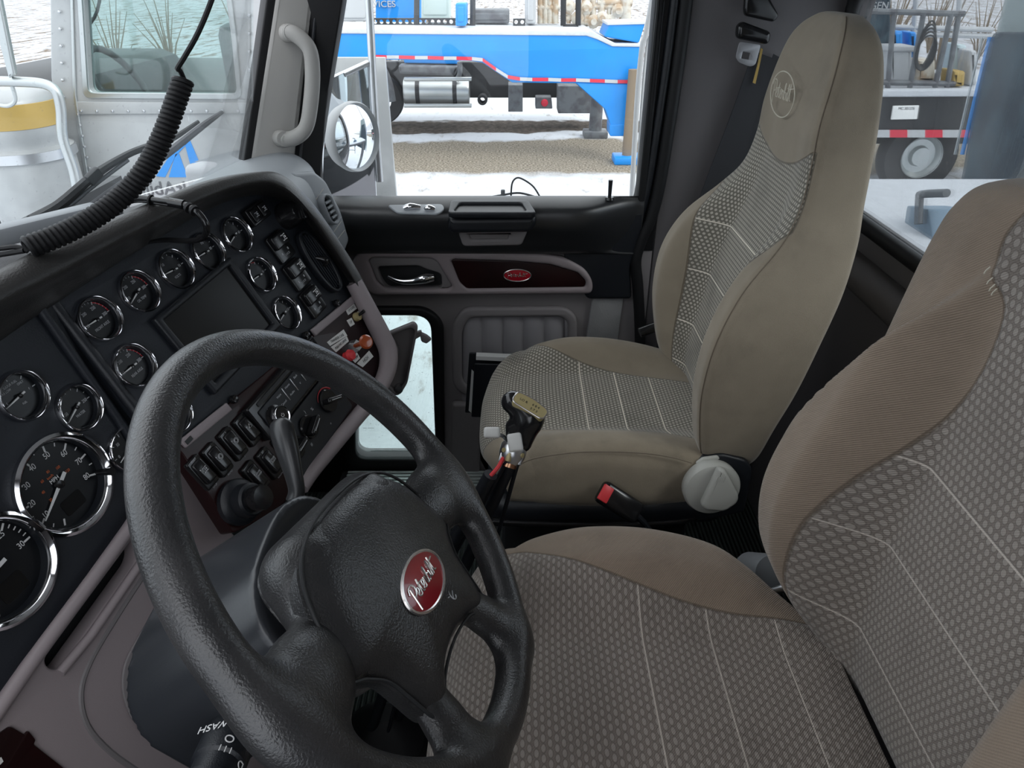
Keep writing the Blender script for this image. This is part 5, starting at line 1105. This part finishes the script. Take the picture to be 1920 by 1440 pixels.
k2 = lathe('recline_knob', kq2.M(), [(.0001, -.06), (.030, -.06), (.032, -.01), (.030, .0), (.0001, .002)], STL, ds, seg=32, label='grey recline cylinder')
tube('recline_lever', [atx(1448, 1108, .78), atx(1475, 1102, .77), atx(1500, 1100, .76)], [.006, .007, .005], SAT, ds, seg=10)
# frayed seam threads on the driver backrest
for k, (u, v) in enumerate(((1857, 500), (1862, 520), (1866, 533), (1870, 541))):
    p = aty(u, v, -.405 - .01*k); tube('frayed_thread', [p, p + Vector((.001, .002, -.004)), p + Vector((-.001, .004, -.006))], .0006, THR, ds, seg=5)
# ---------------- belt buckle between the seats
bk = thing('belt_buckle', 'black belt buckle with red release button standing beside the passenger cushion', 'buckle', atx(1150, 965, .985))
b0 = Pl(atx(1140, 925, .985), (-.80, -.25, .55), (.35, -.93, .0)); r_ = -.55
obj('buckle_body', boxm(b0.M(.022, -.022, -.012, -.75), .085, .042, .026, .008, 3), PLG, bk)
obj('release_button', boxm(b0.M(-.006, .001, .0035, -.75+1.5708), .030, .020, .006, .002), RPL, bk, label='red release button')
tube('buckle_stalk', [b0.W(.045, -.045, -.015), b0.W(.08, -.09, -.04), b0.W(.10, -.17, -.06)], .012, PLB, bk, seg=10, sub=3, flat=.5)
# ================================================================ gear shifter
K0 = CAM + Vector((.905, -.012, -.60)); gs = thing('gear_shifter', 'tall gear lever with black knob, gold shift plate and silver splitter collar', 'gear lever', (.91, .26, 1.29))
vd = (CAM - K0).normalized(); KK = Pl(K0, vd, (0, -1, 0))
k1, k2_, k3, k4 = KK.L(961, 754), KK.L(996, 782), KK.L(984, 800), KK.L(977, 828)
def knob(X, Y, Z):
    d = caps(X, Y, Z, (*k1, .0), (*k2_, .004), .0175, .0210); e = caps(X, Y, Z, (*k3, -.004), (*k4, -.006), .0230, .0175)
    f = caps(X, Y, Z, KK.L(962, 800) + (-.006,), KK.L(966, 838) + (-.008,), .012, .0125)
    return smin(smin(d, e, .012), f, .006)
obj('knob', nets(knob, (-.05, -.07, -.05), (.05, .06, .05), .0016, KK.M()), PLG, gs, ang=180)
gp_ = Pl(KK.W(*KK.L(990, 768), .012) + (KK.n*.85 + KK.y*.55 + KK.x*.30).normalized()*.0085, (KK.n*.85 + KK.y*.55 + KK.x*.30), tuple(KK.x - KK.y*.6))
gl = rnd([(-.027, -.010), (.026, -.012), (.028, .008), (.0, .013), (-.027, .011)], .008)
pl_ = obj('shift_plate', slabm(gp_.M(), [gl], -.012, .0035, .001), GLD, gs, label='gold shift pattern plate')
obj('plate_rim', tubem([gp_.W(p[0]*1.02, p[1]*1.02, .0028) for p in gl], .0011, 6, True), SEM, pl_)
obj('plate_print', join([textm(gp_.M(-.012, .001, .0037, 0), 'LO R', .006, .0001), textm(gp_.M(.008, .003, .0037, 0), '6 8 4', .006, .0001), textm(gp_.M(.008, -.005, .0037, 0), '5 7 3', .006, .0001)]), BLK, pl_)
la = (KK.hit(966, 836) - KK.hit(956, 872)).normalized() ; la = (la*.9 + Vector((0, -.35, .8))*.1).normalized()
cA = KK.hit(962, 846, -.008); LM = Pl(cA, la)
lathe('collar', LM.M(), [(.0001, -.022), (.013, -.022), (.0175, -.016), (.0205, -.006), (.0205, .008), (.0180, .012), (.0145, .012), (.0145, .004), (.0001, .002)], SAT, gs, seg=32)
for a in (.6, 2.2, 3.8, 5.4): obj('collar_screw', lathem(LM.M() @ Matrix.Rotation(a, 4, 'Z') @ Matrix.Translation((.0195, 0, -.001)) @ Matrix.Rotation(1.5708, 4, 'Y'), [(.0001, 0), (.0042, 0), (.0036, .002), (.0001, .0022)], 12), GLD, gs)
LTA = mat('pale_tab', (.62, .62, .60), .4)
obj('splitter_tab', boxm(KK.M(*KK.L(966, 829), .014, .15), .022, .028, .010, .004, 3), LTA, gs); obj('range_tab', boxm(KK.M(*KK.L(923, 811), .010, .0), .025, .017, .014, .004, 3), LTA, gs)
tube('tab_arm', [KK.hit(933, 814, .006), KK.hit(944, 818, .0), KK.hit(952, 826, -.008)], .003, SAT, gs, seg=8)
for u, v in ((944, 858), (972, 862)): obj('collar_lug', boxm(KK.M(*KK.L(u, v), -.002, -.3), .013, .016, .012, .002), SAT, gs)
lathe('brass_fitting', Pl(KK.hit(955, 855, .008), la).M(), [(.0001, -.008), (.0045, -.008), (.0050, 0), (.004, .005), (.0001, .006)], GLD, gs, seg=12)
base = Vector((.91, .26, 1.30))
def rod(p, q, r_, m, nm='lever_tube', s=6, bend=0):
    mid = (p+q)/2 + Vector((0, bend, 0)); tube(nm, [p, mid, q], r_, m, gs, seg=12, sub=s)
rod(KK.hit(958, 866, -.006), base + Vector((0, 0, .05)), .0105, PLB)
tube('copper_ferrule', [KK.hit(958, 864, -.004), KK.hit(954, 876, -.004)], .0112, mat('copper_ring', (.55, .30, .18), .3, 1.), gs, seg=14)
rod(KK.hit(954, 858, .008), base + Vector((-.03, .0, .08)), .0035, PLB, 'air_hose', bend=.03)
tube('red_air_hose', [KK.hit(944, 858, .004), KK.hit(934, 876, .008), KK.hit(920, 892, .008)], .0032, RPL, gs, seg=8, sub=4, label='red air hose')
rod(KK.hit(920, 890, .008), base + Vector((-.02, .03, .1)), .011, PLB, 'sleeved_hose', bend=.02)
rod(KK.hit(972, 864, -.006), base + Vector((.03, -.05, .1)), .0035, PLB, 'air_hose', bend=-.03)
P = []
for k, (s_, z) in enumerate(((.115, 0), (.11, .012), (.085, .03), (.095, .045), (.065, .07), (.072, .085), (.045, .12), (.02, .15))):
    P.append([base + Vector((math.copysign(abs(math.cos(t))**.6, math.cos(t))*s_, math.copysign(abs(math.sin(t))**.6, math.sin(t))*s_*1.1 + .0, z-.01)) for t in np.linspace(0, 6.283, 28, endpoint=False)])
obj('rubber_boot', grid(P, cv=True, cap=True), RUB, gs)
# floor heater plate and pedal box in the footwell
fp_ = thing('floor_plate', 'dark plate bolted to the floor in front of the gear lever boot', 'floor plate', (.72, .35, 1.29))
box('plate', (.52, .02, 1.29), (.86, .50, 1.325), BLK, fp_, bev=.01); lathe('plate_bolt', Matrix.Translation((.68, .12, 1.325)), [(.0001, 0), (.012, 0), (.010, .008), (.0001, .009)], STL, fp_, seg=6)
pd_ = thing('brake_pedal', 'black pedal in the driver footwell under the column', 'pedal', (.55, .55, 1.35))
obj('pedal_pad', boxm(Pl((.55, .55, 1.45), (0, -.8, .6)).M(), .10, .14, .02, .01), RUB, pd_); tube('pedal_arm', [(.55, .56, 1.44), (.55, .70, 1.7), (.55, .75, 1.9)], .010, STL, pd_)
# ================================================================ cords, holder, binder
cc_ = thing('coiled_cord', 'thick black coiled radio cord hanging across the windshield onto the dash', 'cord', aty(120, 440, .62))
def dpt(u, v, t): return CAM + ray(u, v)*t
pathc = [dpt(*q) for q in [(344, 150, .86), (330, 190, .86), (315, 232, .86), (294, 280, .86), (268, 325, .855), (232, 365, .85), (185, 402, .835), (120, 437, .815), (50, 464, .795)]]
cl_ = cat_(pathc, 40, False); L_ = [0]
for i in range(1, len(cl_)): L_.append(L_[-1] + (cl_[i]-cl_[i-1]).length)
NT = 47; pts = []; prev = Vector((1, 0, 0)); NS = NT*12
for i in range(NS+1):
    s = L_[-1]*i/NS; j = min(int(np.searchsorted(L_, s)), len(cl_)-1); j = max(j, 1); f_ = (s-L_[j-1])/max(1e-9, L_[j]-L_[j-1]); p = cl_[j-1].lerp(cl_[j], f_)
    t = (cl_[j]-cl_[j-1]).normalized(); a = (prev - t*prev.dot(t)).normalized(); b = t.cross(a); prev = a; th = 2*math.pi*NT*i/NS
    pts.append(p + (a*math.cos(th) + b*math.sin(th))*.0096)
tube('coil', pts, .0036, RUB, cc_, seg=8)
tube('cord_lead', [pts[0], dpt(338, 133, .855), dpt(333, 128, .85), dpt(345, 108, .84), dpt(372, 60, .82), dpt(400, -10, .80), dpt(420, -90, .79)], .0031, RUB, cc_, seg=8, sub=6)
tube('cord_tail', [pts[-1], dpt(30, 463, .80), dpt(0, 466, .80), dpt(-60, 470, .80)], .0031, RUB, cc_, seg=8, sub=4)
tube('cord_tail', [dpt(45, 470, .80), dpt(10, 476, .80), dpt(-60, 486, .80)], .0031, RUB, cc_, seg=8, sub=4)
cb = thing('taped_cable', 'glossy black taped cable looping over the dash brow', 'cable', dpt(350, 384, .98))
cpt = [(200, 392, .95), (250, 372, .95), (300, 376, .945), (345, 384, .94), (372, 400, .935), (387, 424, .94), (382, 444, .955), (355, 452, .965), (310, 450, .975), (270, 456, .98)]
tube('cable', [dpt(*q) for q in cpt], [.004, .004, .004, .0045, .0045, .0045, .0045, .004, .0035, .002], PLG, cb, seg=12, sub=8)
tube('cable', [dpt(u, v+5, t+.004) for u, v, t in cpt[:4]], .003, PLG, cb, seg=8, sub=6)
tube('tape_wrap', [dpt(*q) for q in [(318, 379, .943), (345, 384, .940)]], .0062, PLG, cb, seg=12)
for a, b in (((281, 374, .948), (284, 375, .948)), ((352, 388, .939), (356, 391, .938)), ((362, 393, .937), (366, 396, .936))): tube('zip_tie', [dpt(*a), dpt(*b)], .0072, RUB, cb, seg=12)
tb = thing('cable_block', 'small black block under the coiled cord on the dash brow', 'block', dpt(180, 440, .99))
obj('block', boxm(Pl(dpt(172, 428, .985), (-.3, -.85, .45)).M(0, 0, 0, -.05), .10, .028, .03, .004), PLB, tb)
dg = thing('dash_tray', 'blue-grey flat tray lying along the windshield base at the left edge', 'tray', dpt(60, 430, 1.14))
ta, tb_ = atz(-80, 462, ZC-.375), atz(185, 396, ZC-.375); td = (tb_-ta).normalized()
obj('tray', boxm(Pl((ta+tb_)/2, (0, 0, 1), tuple(td)).M(), (tb_-ta).length, .035, .03, .005), SLV, dg)
# fold-out grey plastic holder in front of the peep window
HP = Pl((1.50, 0, ZC), (-1, -.12, .05), (0, -1, 0)); H_ = lambda p, h=0: HP.LL(p, h)
ho = thing('fold_out_holder', 'grey plastic fold-out holder hanging in front of the peep window', 'holder', HP.hit(750, 740))
op = [(700, 634), (727, 624), (776, 604), (784, 612), (779, 640), (764, 718), (752, 738), (742, 742), (728, 730), (700, 700)]
slab('holder_body', HP, [rnd(H_(op), .008)], -.012, .0, GRY, ho, bev=.004)
slab('holder_rim', HP, [rnd(H_(op, .008), .008), rnd([tuple(Vector(p)*.86 + Vector(H_([(742, 670)])[0])*.14) for p in H_(op, .008)], .008)], .0, .012, GRY, ho, bev=.004)
slab('cup_arm', HP, [rnd(H_([(716, 640), (738, 636), (748, 660), (742, 690), (722, 700), (708, 690)], .02), .006), rnd(H_([(730, 648), (738, 650), (744, 664), (736, 668), (730, 660)], .02), .003)], .0, .028, GRY, ho, bev=.005)
slab('latch_hook', HP, [rnd(H_([(786, 626), (800, 632), (810, 640), (800, 648), (790, 644)], 0), .004)], -.02, -.008, GRY, ho, bev=.003)
slab('latch_hook_link', HP, [rnd(H_([(776, 628), (790, 624), (792, 632), (778, 640)], 0), .002)], -.02, -.008, GRY, ho, bev=.002)
x, y = HP.L(748, 730, .01); lathe('pivot_screw', HP.M(x, y), [(.0001, .0), (.010, .0), (.009, .014), (.0001, .015)], SAT, ho, seg=20)
BN = Pl((1.70, 0, ZC), (-1, 0, 0), (0, -1, 0)); bn = thing('document_binder', 'black binder with white papers wedged between door and passenger seat', 'binder', BN.hit(900, 772))
slab('binder_cover', BN, [rnd(BN.LL([(880, 660), (1000, 664), (1000, 700), (940, 775), (872, 772)]), .004)], .0, .006, PLB, bn, bev=.002)
slab('binder_cover', BN, [rnd(BN.LL([(890, 680), (1000, 684), (1000, 760), (940, 782), (884, 780)], .04), .004)], .04, .046, PLB, bn, bev=.002)
slab('papers', BN, [BN.LL([(893, 664), (985, 668), (985, 675), (893, 671)], .02)], .010, .032, LBL, bn, bev=0); slab('papers', BN, [BN.LL([(884, 696), (888, 700), (884, 772), (879, 768)], .03)], .02, .036, LBL, bn, bev=0)
# small red pieces on the sill
for k, (u, v) in enumerate(((628, 938), (755, 934), (758, 936))):
    p = atz(u, v, 1.30); tag_ = thing('red_scrap', ['small dark red scrap on the floor at the dash end of the sill plate', 'small pinkish scrap on the floor under the middle of the sill plate', 'tiny pinkish crumb touching the scrap under the sill plate'][k], 'scrap', p)
    obj('scrap', boxm(Matrix.Translation(p + Vector((0, 0, .004))) @ Matrix.Rotation(k, 4, 'Z'), .022-.006*k, .010, .008, .002), RDP if k == 0 else mat('pink_scrap', (.7, .4, .36), .6), tag_)
